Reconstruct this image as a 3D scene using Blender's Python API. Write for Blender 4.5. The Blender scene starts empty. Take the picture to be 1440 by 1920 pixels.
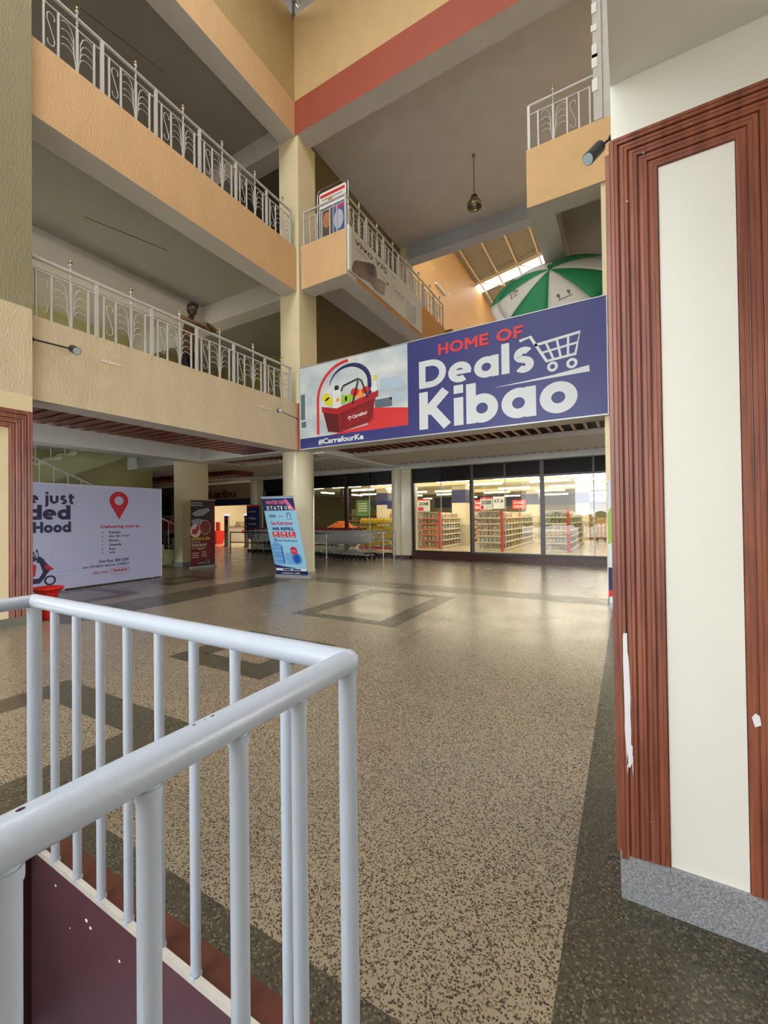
import bpy, bmesh, math, random
from mathutils import Vector, Matrix
random.seed(7)
sc = bpy.context.scene
COL = sc.collection
PI = math.pi

# ------------------------------------------------------------------ camera
cam_d = bpy.data.cameras.new('camera')
cam = bpy.data.objects.new('camera', cam_d)
COL.objects.link(cam)
yaw, pit, rol = math.radians(29.84383), math.radians(0.641722), math.radians(0.669387)
fw = Vector((-math.sin(yaw)*math.cos(pit), math.cos(yaw)*math.cos(pit), math.sin(pit)))
rt = Vector((math.cos(yaw), math.sin(yaw), 0))
dn = fw.cross(rt)
r2 = rt*math.cos(rol)+dn*math.sin(rol)
d2 = -rt*math.sin(rol)+dn*math.cos(rol)
cm = Matrix(((r2.x, -d2.x, -fw.x, 0), (r2.y, -d2.y, -fw.y, 0), (r2.z, -d2.z, -fw.z, 1.45), (0, 0, 0, 1)))
cam.matrix_world = cm
cam_d.sensor_fit = 'VERTICAL'
cam_d.sensor_height = 36.0
cam_d.lens = 792.83/1920*36.0
cam_d.clip_start = 0.02
cam_d.clip_end = 400
sc.camera = cam
sc.view_settings.view_transform = 'Standard'
sc.view_settings.look = 'None'
sc.view_settings.gamma = 1.0
sc.view_settings.use_curve_mapping = False
sc.view_settings.exposure = 1.44

# ------------------------------------------------------------------ light
w = bpy.data.worlds.new('sky')
sc.world = w
w.use_nodes = True
nt = w.node_tree
bg = nt.nodes['Background']
bg.inputs[0].default_value = (0.93, 0.96, 1.0, 1)
bg.inputs[1].default_value = 2.7

def area(name, loc, rot, sx, sy, power, col):
    l = bpy.data.lights.new(name, 'AREA')
    l.shape = 'RECTANGLE'; l.size = sx; l.size_y = sy; l.energy = power; l.color = col
    o = bpy.data.objects.new(name, l); COL.objects.link(o)
    o.location = loc; o.rotation_euler = rot
    return o
# rows of ceiling tubes of the shop, then added fill lights for galleries, stair and corridor
WARM = (1.0, 0.86, 0.66)
area('shop_ceiling_lamps', (-6.0, 18.5, 3.15), (0, 0, 0), 12, 5, 200, WARM)
area('shop_ceiling_lamps', (-4.0, 27.0, 3.15), (0, 0, 0), 12, 8, 230, WARM)
area('entrance_lamps', (-18.0, 17.6, 3.2), (0, 0, 0), 4.5, 3, 80, WARM)
area('gallery_fill', (-10.4, 5.5, 7.8), (0, 0, 0), 1.2, 5, 3, (1, .9, .75))  # added fill, brightens the gallery interiors; no fitting modelled
area('gallery_fill', (-10.4, 5.5, 11.9), (0, 0, 0), 1.2, 5, 5, (1, .9, .75))
area('gallery_fill', (-13.5, 6.5, 4.9), (0, 0, 0), 2, 3, 30, (1, .95, .8))
area('stair_fill', (-15.0, -1.9, 2.0), (0, math.radians(-90), math.radians(15)), 2.2, 2.4, 160, (.86, .93, 1))  # added cool fill by the stairs, no window here; lifts the left ceiling
area('corridor_fill', (-12.0, 11.0, 3.55), (0, 0, 0), 6, 0.6, 16, (1, .88, .7))  # added fill for the ground floor corridor, not a visible fitting

# ------------------------------------------------------------------ colours and materials
def lin(c):
    r = []
    for x in c:
        x = x/255.0
        r.append(x/12.92 if x <= 0.04045 else ((x+0.055)/1.055)**2.4)
    return (r[0], r[1], r[2], 1)
MATS = {}
def mat(name, col, rough=0.6, metal=0.0, emit=0.0, alpha=1.0, spec=0.5, coat=0.0, vary=0.0, vscale=2.0, bump=0.0, bscale=40.0, stretch=(1, 1, 1), col2=None):
    if name in MATS: return MATS[name]
    m = bpy.data.materials.new(name); m.use_nodes = True
    n = m.node_tree; b = n.nodes['Principled BSDF']
    b.inputs['Base Color'].default_value = lin(col)
    b.inputs['Roughness'].default_value = rough
    b.inputs['Metallic'].default_value = metal
    b.inputs['Specular IOR Level'].default_value = spec
    b.inputs['Coat Weight'].default_value = coat
    b.inputs['Coat Roughness'].default_value = 0.15
    if emit > 0:
        b.inputs['Emission Color'].default_value = lin(col)
        b.inputs['Emission Strength'].default_value = emit
    if vary > 0 or bump > 0:
        tc = n.nodes.new('ShaderNodeTexCoord'); mp = n.nodes.new('ShaderNodeMapping')
        mp.inputs['Scale'].default_value = stretch
        n.links.new(tc.outputs['Object'], mp.inputs['Vector'])
    if vary > 0:
        tx = n.nodes.new('ShaderNodeTexNoise'); tx.inputs['Scale'].default_value = vscale
        tx.inputs['Detail'].default_value = 5.0
        n.links.new(mp.outputs[0], tx.inputs['Vector'])
        rp = n.nodes.new('ShaderNodeValToRGB')
        c = lin(col); c2 = lin(col2) if col2 else (c[0]*(1-vary), c[1]*(1-vary), c[2]*(1-vary), 1)
        rp.color_ramp.elements[0].position = 0.32; rp.color_ramp.elements[0].color = c2
        rp.color_ramp.elements[1].position = 0.68; rp.color_ramp.elements[1].color = c
        n.links.new(tx.outputs['Fac'], rp.inputs[0])
        n.links.new(rp.outputs[0], b.inputs['Base Color'])
    if bump > 0:
        t2 = n.nodes.new('ShaderNodeTexNoise'); t2.inputs['Scale'].default_value = bscale
        t2.inputs['Detail'].default_value = 3.0
        n.links.new(mp.outputs[0], t2.inputs['Vector'])
        bp = n.nodes.new('ShaderNodeBump'); bp.inputs['Strength'].default_value = bump
        bp.inputs['Distance'].default_value = 0.018
        n.links.new(t2.outputs['Fac'], bp.inputs['Height'])
        n.links.new(bp.outputs[0], b.inputs['Normal'])
    MATS[name] = m
    return m

def terrazzo(name, base, chipa, chipb, scale, fa, fb, rough):
    m = bpy.data.materials.new(name); m.use_nodes = True
    n = m.node_tree; L = n.links.new; b = n.nodes['Principled BSDF']
    tc = n.nodes.new('ShaderNodeTexCoord')
    v = n.nodes.new('ShaderNodeTexVoronoi'); v.inputs['Scale'].default_value = scale
    nz = n.nodes.new('ShaderNodeTexNoise'); nz.inputs['Scale'].default_value = scale*1.2; nz.inputs['Detail'].default_value = 1
    ad = n.nodes.new('ShaderNodeVectorMath'); ad.operation = 'MULTIPLY_ADD'
    ad.inputs[1].default_value = (0.006, 0.006, 0.0)
    L(tc.outputs['Object'], nz.inputs['Vector']); L(nz.outputs['Color'], ad.inputs[0]); L(tc.outputs['Object'], ad.inputs[2])
    L(ad.outputs[0], v.inputs['Vector'])
    sp = n.nodes.new('ShaderNodeSeparateColor'); L(v.outputs['Color'], sp.inputs[0])
    rp = n.nodes.new('ShaderNodeValToRGB'); rp.color_ramp.interpolation = 'CONSTANT'
    e = rp.color_ramp.elements
    e[0].position = 0; e[0].color = lin(chipa)
    e[1].position = fa; e[1].color = lin(chipb)
    k = e.new(fb); k.color = lin(base)
    L(sp.outputs[0], rp.inputs[0])
    mt = n.nodes.new('ShaderNodeMath'); mt.operation = 'LESS_THAN'; mt.inputs[1].default_value = 0.60
    L(v.outputs['Distance'], mt.inputs[0])
    mx = n.nodes.new('ShaderNodeMix'); mx.data_type = 'RGBA'
    mx.inputs[6].default_value = lin(base)
    L(mt.outputs[0], mx.inputs[0]); L(rp.outputs[0], mx.inputs[7])
    # worn, dusty patches
    n2 = n.nodes.new('ShaderNodeTexNoise'); n2.inputs['Scale'].default_value = 0.9; n2.inputs['Detail'].default_value = 6
    L(tc.outputs['Object'], n2.inputs['Vector'])
    r2_ = n.nodes.new('ShaderNodeValToRGB')
    r2_.color_ramp.elements[0].position = .3; r2_.color_ramp.elements[0].color = (.86, .86, .86, 1)
    r2_.color_ramp.elements[1].position = .7; r2_.color_ramp.elements[1].color = (1.05, 1.03, 1.0, 1)
    L(n2.outputs['Fac'], r2_.inputs[0])
    m2 = n.nodes.new('ShaderNodeMix'); m2.data_type = 'RGBA'; m2.blend_type = 'MULTIPLY'; m2.inputs[0].default_value = 1
    L(mx.outputs[2], m2.inputs[6]); L(r2_.outputs[0], m2.inputs[7])
    L(m2.outputs[2], b.inputs['Base Color'])
    n3 = n.nodes.new('ShaderNodeTexNoise'); n3.inputs['Scale'].default_value = 2.2; n3.inputs['Detail'].default_value = 5
    L(tc.outputs['Object'], n3.inputs['Vector'])
    mr = n.nodes.new('ShaderNodeMapRange'); mr.inputs[1].default_value = .3; mr.inputs[2].default_value = .7
    mr.inputs[3].default_value = rough-.03; mr.inputs[4].default_value = rough+.05
    L(n3.outputs['Fac'], mr.inputs[0]); L(mr.outputs[0], b.inputs['Roughness'])
    bp = n.nodes.new('ShaderNodeBump'); bp.inputs['Strength'].default_value = .03; bp.inputs['Distance'].default_value = .02
    n4 = n.nodes.new('ShaderNodeTexNoise'); n4.inputs['Scale'].default_value = 5; n4.inputs['Detail'].default_value = 2
    L(tc.outputs['Object'], n4.inputs['Vector']); L(n4.outputs['Fac'], bp.inputs['Height']); L(bp.outputs[0], b.inputs['Normal'])
    MATS[name] = m
    return m

def wood(name, ca, cb, stretch):
    m = bpy.data.materials.new(name); m.use_nodes = True
    n = m.node_tree; L = n.links.new; b = n.nodes['Principled BSDF']
    tc = n.nodes.new('ShaderNodeTexCoord'); mp = n.nodes.new('ShaderNodeMapping'); mp.inputs['Scale'].default_value = stretch
    L(tc.outputs['Object'], mp.inputs[0])
    nz = n.nodes.new('ShaderNodeTexNoise'); nz.inputs['Scale'].default_value = 3.0; nz.inputs['Detail'].default_value = 8; nz.inputs['Distortion'].default_value = .8
    L(mp.outputs[0], nz.inputs['Vector'])
    rp = n.nodes.new('ShaderNodeValToRGB'); e = rp.color_ramp.elements
    e[0].position = .3; e[0].color = lin(ca); e[1].position = .7; e[1].color = lin(cb)
    L(nz.outputs['Fac'], rp.inputs[0]); L(rp.outputs[0], b.inputs['Base Color'])
    b.inputs['Roughness'].default_value = .38
    b.inputs['Coat Weight'].default_value = .3; b.inputs['Coat Roughness'].default_value = .25
    MATS[name] = m
    return m

def glass(name, tint=(1, 1, 1), fac=.10):
    m = bpy.data.materials.new(name); m.use_nodes = True
    n = m.node_tree; L = n.links.new; n.nodes.clear()
    o = n.nodes.new('ShaderNodeOutputMaterial'); mx = n.nodes.new('ShaderNodeMixShader')
    t = n.nodes.new('ShaderNodeBsdfTransparent'); t.inputs[0].default_value = (*tint, 1)
    g = n.nodes.new('ShaderNodeBsdfGlossy'); g.inputs['Roughness'].default_value = 0.0
    lw = n.nodes.new('ShaderNodeFresnel'); lw.inputs[0].default_value = 1.5
    ma = n.nodes.new('ShaderNodeMath'); ma.operation = 'ADD'; ma.inputs[1].default_value = fac-.04
    L(lw.outputs[0], ma.inputs[0]); L(ma.outputs[0], mx.inputs[0]); L(t.outputs[0], mx.inputs[1]); L(g.outputs[0], mx.inputs[2]); L(mx.outputs[0], o.inputs[0])
    MATS[name] = m
    return m

CREAM = mat('cream_paint', (230, 215, 174), .55, vary=.05, bump=.15, bscale=60)
CREAMW = mat('pale_cream_paint', (236, 235, 224), .4, vary=.03, vscale=3)
GLOSSC = mat('gloss_cream_paint', (222, 212, 182), .18, vary=.04)
TAN = mat('tan_roughcast', (216, 198, 164), .8, vary=.10, vscale=3, bump=.5, bscale=45, stretch=(1, 1, .35))
PEACH = mat('peach_roughcast', (216, 178, 130), .8, vary=.08, vscale=3, bump=.5, bscale=45, stretch=(1, 1, .35))
OCHRE = mat('ochre_roughcast', (184, 158, 108), .8, vary=.08, vscale=3, bump=.5, bscale=45, stretch=(1, 1, .35))
SAND = mat('sand_roughcast', (204, 174, 124), .8, vary=.08, vscale=3, bump=.4, bscale=45, stretch=(1, 1, .35))
OLIVE = mat('olive_tan_roughcast', (150, 144, 112), .8, vary=.10, vscale=3, bump=.5, bscale=45, stretch=(1, 1, .35))
REDB = mat('brick_red_paint', (160, 78, 54), .7, vary=.08, bump=.3, bscale=45)
GREY = mat('grey_plaster', (206, 200, 192), .7, vary=.07, vscale=1.5, bump=.1, bscale=30)
DGREY = mat('dull_plaster', (166, 160, 148), .75, vary=.08, vscale=1.2)
WHITEC = mat('white_ceiling_paint', (228, 228, 226), .6, vary=.03)
BROWNW = mat('brown_wall_paint', (128, 112, 78), .8, vary=.1)
WOODV = wood('varnished_wood_vertical', (108, 54, 38), (156, 90, 64), (9, 9, .7))
WOODS = wood('varnished_wood_slat', (92, 38, 26), (134, 62, 42), (2, 2, 2))
TZ = terrazzo('terrazzo_light', (155, 142, 119), (68, 58, 50), (112, 98, 78), 145, .27, .55, .23)
TZD = terrazzo('terrazzo_dark', (78, 73, 59), (116, 108, 88), (56, 52, 43), 130, .22, .5, .28)
TZG = terrazzo('terrazzo_grey', (146, 150, 154), (112, 116, 122), (176, 180, 184), 230, .3, .5, .35)
REDT = mat('red_tile', (98, 52, 40), .35, vary=.25, vscale=6)
MAROON = mat('maroon_paint', (96, 64, 70), .35, vary=.15, vscale=4)
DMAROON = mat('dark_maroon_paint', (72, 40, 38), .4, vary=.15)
WPAINT = mat('white_gloss_metal', (192, 202, 215), .28, spec=.6, vary=.04, vscale=8, bump=.05, bscale=120)
CURBW = mat('white_kerb_paint', (206, 200, 188), .5, vary=.15, vscale=14)
RAILW = mat('cream_white_metal', (194, 193, 188), .35)
BRASS = mat('brass', (176, 150, 100), .3, metal=.8)
CHROME = mat('chrome', (200, 200, 200), .18, metal=1.0)
STEEL = mat('brushed_steel', (150, 152, 155), .35, metal=.9)
BLACK = mat('black_plastic', (24, 24, 26), .45)
DFRAME = mat('dark_bronze_frame', (44, 38, 36), .4, metal=.3)
GFRAME = mat('grey_aluminium_frame', (96, 96, 98), .4, metal=.5)
GLASS = glass('shop_glass', (.97, .99, .98), .075)
GRANITE = mat('brown_granite', (84, 52, 46), .2, vary=.3, vscale=14)
NAVY = mat('navy_print', (36, 40, 96), .45)
BLUEP = mat('blue_print', (50, 56, 122), .38)
WHITEP = mat('white_print', (226, 230, 226), .45)
REDP = mat('red_print', (214, 48, 52), .45)
TILE = mat('shop_tile', (205, 190, 158), .15, vary=.04)

# ------------------------------------------------------------------ mesh helpers
class MB:
    def __init__(s):
        s.v = []; s.f = []; s.m = []; s.s = []
    def add(s, vs, fs, mi=0, smooth=False):
        o = len(s.v); s.v += [Vector(p) for p in vs]
        for f in fs:
            s.f.append([i+o for i in f]); s.m.append(mi); s.s.append(smooth)
        return s
    def box(s, x0, x1, y0, y1, z0, z1, mi=0, sides=None):
        vs = [(x0, y0, z0), (x1, y0, z0), (x1, y1, z0), (x0, y1, z0), (x0, y0, z1), (x1, y0, z1), (x1, y1, z1), (x0, y1, z1)]
        fs = [('-z', (0, 3, 2, 1)), ('+z', (4, 5, 6, 7)), ('-y', (0, 1, 5, 4)), ('+x', (1, 2, 6, 5)), ('+y', (2, 3, 7, 6)), ('-x', (3, 0, 4, 7))]
        for k, f in fs:
            s.add(vs, [f], (sides or {}).get(k, mi))
        return s
    def tube(s, pts, r, n=8, mi=0, smooth=True, closed=False):
        pts = [Vector(p) for p in pts]
        rr = r if isinstance(r, (list, tuple)) else [r]*len(pts)
        N = len(pts); rings = []
        up = None
        for i, p in enumerate(pts):
            if closed: t = (pts[(i+1) % N]-pts[i-1])
            elif i == 0: t = pts[1]-pts[0]
            elif i == N-1: t = pts[-1]-pts[-2]
            else: t = (pts[i+1]-pts[i]).normalized()+(pts[i]-pts[i-1]).normalized()
            t = t.normalized() if t.length > 1e-9 else Vector((0, 0, 1))
            if up is None:
                up = Vector((0, 0, 1)) if abs(t.z) < .9 else Vector((1, 0, 0))
            a = t.cross(up)
            if a.length < 1e-6: a = t.cross(Vector((0, 1, 0)))
            a.normalize(); b = a.cross(t).normalized(); up = b
            rings.append([p+(a*math.cos(2*PI*k/n+PI/n)+b*math.sin(2*PI*k/n+PI/n))*rr[i] for k in range(n)])
        vs = [q for rg in rings for q in rg]; fs = []
        M_ = N if closed else N-1
        for i in range(M_):
            j = (i+1) % N
            for k in range(n):
                fs.append((i*n+k, j*n+k, j*n+(k+1) % n, i*n+(k+1) % n))
        s.add(vs, fs, mi, smooth)
        if not closed:
            s.add(rings[0], [tuple(range(n))], mi); s.add(rings[-1], [tuple(reversed(range(n)))], mi)
        return s
    def lathe(s, prof, c=(0, 0, 0), n=20, mi=0, smooth=True, mtx=None):
        vs = []; fs = []
        for (r, z) in prof:
            for k in range(n):
                vs.append(Vector((r*math.cos(2*PI*k/n), r*math.sin(2*PI*k/n), z)))
        if mtx is not None: vs = [mtx @ q for q in vs]
        c = Vector(c); vs = [q+c for q in vs]
        for i in range(len(prof)-1):
            for k in range(n):
                fs.append((i*n+k, i*n+(k+1) % n, (i+1)*n+(k+1) % n, (i+1)*n+k))
        s.add(vs, fs, mi, smooth)
        if prof[0][0] > 1e-4: s.add(vs[:n], [tuple(reversed(range(n)))], mi)
        if prof[-1][0] > 1e-4: s.add(vs[-n:], [tuple(range(n))], mi)
        return s
    def ball(s, c, r, n=10, mi=0, sq=(1, 1, 1)):
        m = max(5, n//2+1)
        prof = [(max(1e-5, r*math.sin(PI*i/m)), -r*math.cos(PI*i/m)) for i in range(m+1)]
        return s.lathe(prof, c, n, mi, True, Matrix.Diagonal((*sq,)))
    def poly(s, fr, pts, off=.004, mi=0):
        s.add([fr.p(a, b, off) for a, b in pts], [tuple(range(len(pts)))], mi)
        return s
    def slab(s, fr, pts, o0, o1, mi=0):
        n = len(pts)
        vs = [fr.p(a, b, o0) for a, b in pts]+[fr.p(a, b, o1) for a, b in pts]
        fs = [tuple(reversed(range(n))), tuple(range(n, 2*n))]+[(i, (i+1) % n, n+(i+1) % n, n+i) for i in range(n)]
        return s.add(vs, fs, mi)
    def disc(s, fr, a, b, ra, rb=None, off=.004, mi=0, n=20, a0=0, a1=2*PI):
        rb = rb or ra
        s.poly(fr, [(a+ra*math.cos(a0+(a1-a0)*k/n), b+rb*math.sin(a0+(a1-a0)*k/n)) for k in range(n)], off, mi); return s
    def rect(s, fr, a0, a1, b0, b1, off=.004, mi=0):
        return s.poly(fr, [(a0, b0), (a1, b0), (a1, b1), (a0, b1)], off, mi)
    def build(s, name, mats, parent=None, org=None, local=False, smooth_all=False):
        if not isinstance(mats, (list, tuple)): mats = [mats]
        vs = s.v
        if org is None:
            if local: org = Vector((0, 0, 0))
            else:
                xs = [q.x for q in vs]; ys = [q.y for q in vs]; zs = [q.z for q in vs]
                org = Vector(((min(xs)+max(xs))/2, (min(ys)+max(ys))/2, min(zs)))
        org = Vector(org)
        me = bpy.data.meshes.new(name)
        me.from_pydata([tuple(q-org) for q in vs], [], s.f)
        for m_ in mats: me.materials.append(m_)
        me.polygons.foreach_set('material_index', s.m)
        me.polygons.foreach_set('use_smooth', [True]*len(s.f) if smooth_all else s.s)
        me.update()
        o = bpy.data.objects.new(name, me); COL.objects.link(o)
        if parent is not None:
            o.parent = parent
            o.location = org if local else org-WL[parent.name]
            WL[o.name] = org if not local else WL[parent.name]+org
        else:
            o.location = org
            WL[o.name] = org
        return o
WL = {}
class Frame:
    def __init__(s, o, r, u):
        s.o = Vector(o); s.r = Vector(r); s.u = Vector(u); s.n = s.r.cross(s.u).normalized()
    def p(s, a, b, off=0): return s.o+s.r*a+s.u*b+s.n*off
def thing(name, label, cat, loc=(0, 0, 0), rz=0, group=None):
    o = bpy.data.objects.new(name, None); COL.objects.link(o)
    o.empty_display_size = .1
    o.location = loc; o.rotation_euler = (0, 0, rz); WL[o.name] = Vector(loc)
    o['label'] = label; o['category'] = cat
    if group: o['group'] = group
    return o
def tag(o, label, cat=None, group=None, kind=None):
    o['label'] = label
    if cat: o['category'] = cat
    if group: o['group'] = group
    if kind: o['kind'] = kind
    return o
def struct(name, mb, mats):
    o = mb.build(name, mats); o['kind'] = 'structure'; return o
def sbox(name, m, *a, **k):
    return struct(name, MB().box(*a, **k), m)
def copy_tree(o, loc, rz=None, label=None, group=None):
    r = o.copy(); COL.objects.link(r); r.location = loc
    if rz is not None: r.rotation_euler = (0, 0, rz)
    if label: r['label'] = label
    if group: r['group'] = group
    for ch in o.children:
        c = ch.copy(); COL.objects.link(c); c.parent = r
        for g in ch.children:
            d = g.copy(); COL.objects.link(d); d.parent = c
    return r

# ------------------------------------------------------------------ lettering
_tc = {}
def glyph_mesh(txt, bold):
    k = (txt, bold)
    if k in _tc: return _tc[k]
    cu = bpy.data.curves.new('t', 'FONT'); cu.body = txt; cu.size = 1.0; cu.offset = bold; cu.resolution_u = 3
    ob = bpy.data.objects.new('t', cu)
    me = ob.to_mesh()
    vs = [(q.co.x, q.co.y) for q in me.vertices]; fs = [tuple(p.vertices) for p in me.polygons]
    ob.to_mesh_clear(); bpy.data.objects.remove(ob); bpy.data.curves.remove(cu)
    _tc[k] = (vs, fs); return _tc[k]
def text(mb, fr, txt, a0, b0, w_, h_, off=.006, mi=0, bold=.02, slant=0.0):
    vs, fs = glyph_mesh(txt, bold)
    xs = [q[0] for q in vs]; ys = [q[1] for q in vs]
    x0, x1, y0, y1 = min(xs), max(xs), min(ys), max(ys)
    sy = h_/(y1-y0); sx = (w_/(x1-x0)) if w_ else sy
    mb.add([fr.p(a0+(x-x0)*sx+slant*(y-y0)*sy, b0+(y-y0)*sy, off) for x, y in vs], fs, mi)
def arc(cx, cy, r, d0, d1, n=16):
    return [(cx+r*math.cos(math.radians(d0+(d1-d0)*i/n)), cy+r*math.sin(math.radians(d0+(d1-d0)*i/n))) for i in range(n+1)]
S = .30; R_ = .35; O_ = [arc(.5, .5, R_, 0, 360, 28)]
GL = {
 'o': (O_, 1.0), 'a': (O_+[[(.85, 0), (.85, 1)]], 1.0), 'b': (O_+[[(.15, 0), (.15, 1.42)]], 1.0), 'd': (O_+[[(.85, 0), (.85, 1.42)]], 1.0),
 'e': ([arc(.5, .5, R_, 0, 305, 26), [(.2, .5), (.98, .5)]], 1.0), 'l': ([[(.15, 0), (.15, 1.42)]], .3), 'i': ([[(.15, 0), (.15, 1)], [(.15, 1.15), (.15, 1.45)]], .3),
 'j': ([arc(-.02, -.13, .17, -100, 0, 6)+[(.15, 1)], [(.15, 1.15), (.15, 1.45)]], .3), 't': ([[(.28, 1.28), (.28, .3)]+arc(.5, .3, .22, 180, 290, 8)[1:], [(.02, .88), (.68, .88)]], .72),
 'u': ([[(.15, 1), (.15, .45)]+arc(.48, .45, .33, 180, 360, 14)+[(.81, 1)]], .96), 'n': ([[(.15, 0), (.15, 1)], [(.15, .5)]+arc(.48, .55, .31, 170, 0, 12)+[(.79, 0)]], .95),
 'r': ([[(.15, 0), (.15, 1)], arc(.5, .5, .36, 165, 78, 8)], .62), 'v': ([[(.08, 1), (.45, .02)], [(.82, 1), (.45, .02)]], .9),
 's': ([arc(.43, .72, .22, 35, 235, 12)[:-1]+arc(.43, .28, .22, 80, -145, 12)], .82),
 'H': ([[(.15, 0), (.15, 1.4)], [(.95, 0), (.95, 1.4)], [(.15, .7), (.95, .7)]], 1.1), 'O': ([arc(.7, .7, .56, 0, 360, 32)], 1.4),
 'M': ([[(.15, 0), (.15, 1.4)], [(1.15, 0), (1.15, 1.4)], [(.18, 1.3), (.65, .5)], [(1.12, 1.3), (.65, .5)]], 1.3),
 'E': ([[(.15, 0), (.15, 1.4)], [(.15, .15), (.9, .15)], [(.15, .7), (.82, .7)], [(.15, 1.25), (.9, 1.25)]], .9),
 'F': ([[(.15, 0), (.15, 1.4)], [(.15, .66), (.82, .66)], [(.15, 1.25), (.9, 1.25)]], .9),
 'D': ([[(.15, 0), (.15, 1.4)], [(.15, .15), (.55, .15)]+arc(.55, .7, .55, -90, 90, 16)+[(.15, 1.25)]], 1.24),
 'K': ([[(.15, 0), (.15, 1.4)], [(.25, .62), (.95, 1.36)], [(.42, .78), (1.0, .04)]], 1.12), ' ': ([], .45),
}
def ribbon(pts, s_):
    closed = (abs(pts[0][0]-pts[-1][0])+abs(pts[0][1]-pts[-1][1]) < 1e-6 and len(pts) > 4)
    L_ = []; R2 = []; N = len(pts)
    for i in range(N):
        a = pts[i-1] if i > 0 else (pts[-2] if closed else pts[0]); b = pts[i+1] if i < N-1 else (pts[1] if closed else pts[-1])
        dx, dy = b[0]-a[0], b[1]-a[1]; l = math.hypot(dx, dy) or 1
        nx, ny = -dy/l*s_/2, dx/l*s_/2
        L_.append((pts[i][0]+nx, pts[i][1]+ny)); R2.append((pts[i][0]-nx, pts[i][1]-ny))
    return [[L_[i], R2[i], R2[i+1], L_[i+1]] for i in range(N-1)]
def strokes(mb, fr, txt, a0, b0, w_, xh, off=.006, mi=0, s_=S, gap=.1):
    """geometric bold lettering: xh is the height of a lower-case x, b0 the baseline"""
    polys = []; x = 0; ns = 0
    for ch in txt:
        st, adv = GL[ch]
        for pl in st:
            for q in ribbon(pl, s_ if not (ch == 'e' and len(pl) == 2) else s_*.7):
                polys.append(([(x+a, b) for a, b in q], ns))
            ns += 1
        x += adv+gap
    x -= gap
    sx = w_/x
    for q, k in polys:
        mb.poly(fr, [(a0+a*sx, b0+b*xh) for a, b in q], off+k*.0006, mi)
def ribs2(mb, fr, pts, s_, off=.006, mi=0):
    for q in ribbon(pts, s_): mb.poly(fr, q, off, mi)
# ================================================================== SETTING
# ---- terrazzo floor with dark inlaid bands (one mesh, cut along the bands)
WX0, WX1, WY1 = -2.33, -0.585, 0.86          # stairwell opening
dark = [(-7.8, -6.8, 2.9, 8.2), (-6.8, -.21, 7.56, 8.16), (-.21, 1.4, .1, 13.0), (-7.8, -7.3, -8, 2.9)]
def ring(x0, x1, y0, y1, wx, wy):
    dark.extend([(x0, x0+wx, y0, y1), (x1-wx, x1, y0, y1), (x0, x1, y0, y0+wy), (x0, x1, y1-wy, y1)])
ring(-4.45, -2.66, 4.86, 7.2, .33, .22)
ring(-4.22, -2.87, 2.74, 3.89, .32, .29)
ring(-4.43, -2.68, -2.0, 1.92, .32, .29)
ring(-10.0, -8.3, 2.9, 4.87, .28, .28)
ring(-9.75, -8.7, 5.7, 6.95, .25, .25)
dark.append((-2.68, WX0-.1, .2, 1.08)); dark.append((WX0-.2, -.42, .96, 1.08)); dark.append((-.5, -.21, -3, 1.08))
dark += [(-2.305, -2.295, 1.08, 7.56), (-2.3, -.21, 5.36, 5.368), (-2.66, -.21, 3.2, 3.207), (-5.2, -5.19, 1.0, 7.56), (-6.8, -4.45, 5.36, 5.368)]
redr = [(WX0-.1, WX0-.02, -3, .94), (WX0-.1, -.5, .872, .96), (WX1+.03, -.5, -3, .96)]
xs = sorted(set([-24, 4, WX0, WX1]+[round(v, 4) for r in dark+redr for v in r[:2]]))
ys = sorted(set([-8, 13.35, -2.6, WY1]+[round(v, 4) for r in dark+redr for v in r[2:]]))
fl = MB()
for i in range(len(xs)-1):
    for j in range(len(ys)-1):
        cx, cy = (xs[i]+xs[i+1])/2, (ys[j]+ys[j+1])/2
        if WX0 < cx < WX1 and -2.6 < cy < WY1: continue
        mi = 0
        if any(a < cx < b and c < cy < d for a, b, c, d in dark): mi = 1
        if any(a < cx < b and c < cy < d for a, b, c, d in redr): mi = 2
        fl.add([(xs[i], ys[j], 0), (xs[i+1], ys[j], 0), (xs[i+1], ys[j+1], 0), (xs[i], ys[j+1], 0)], [(0, 1, 2, 3)], mi)
fo = fl.build('floor', [TZ, TZD, REDT]); fo['kind'] = 'structure'
sbox('floor', TILE, -24, 6, 13.6, 36, -.05, 0.0)
sbox('floor', mat('pavement', (196, 194, 188), .8, vary=.15, vscale=.5), -60, 50, -70, -8.0, -.12, -.02)
# stairwell below the floor
s = MB()
s.box(WX0-.02, WX1+.02, WY1, WY1+.06, -3, -.002)
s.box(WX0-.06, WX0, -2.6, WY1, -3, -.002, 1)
s.box(WX1, WX1+.06, -2.6, WY1, -3, -.002, 0)
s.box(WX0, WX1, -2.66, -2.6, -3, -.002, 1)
struct('wall_stairwell', s, [MAROON, DMAROON])
s = MB()
s.box(WX0, WX1, WY1-.004, WY1+.014, -.012, .012)
s.box(WX0-.02, WX0+.035, -2.6, WY1+.02, -.015, .014)
s.box(WX1-.035, WX1+.02, -2.6, WY1+.02, -.015, .014)
struct('trim_stairwell_kerb', s, CURBW)
s = MB()
for k in range(9):
    s.box(WX0+.01, WX1-.01, .84-.28*(k+1), .84-.28*k+.02, -.78-.17*k-.3, -.78-.17*k)
so = s.build('staircase_below', [mat('grey_step', (128, 132, 138), .6, vary=.15, vscale=5)]); so['kind'] = 'structure'

# ---- columns
def column(m, *a, **k): return sbox('column', m, *a, **k)
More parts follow.
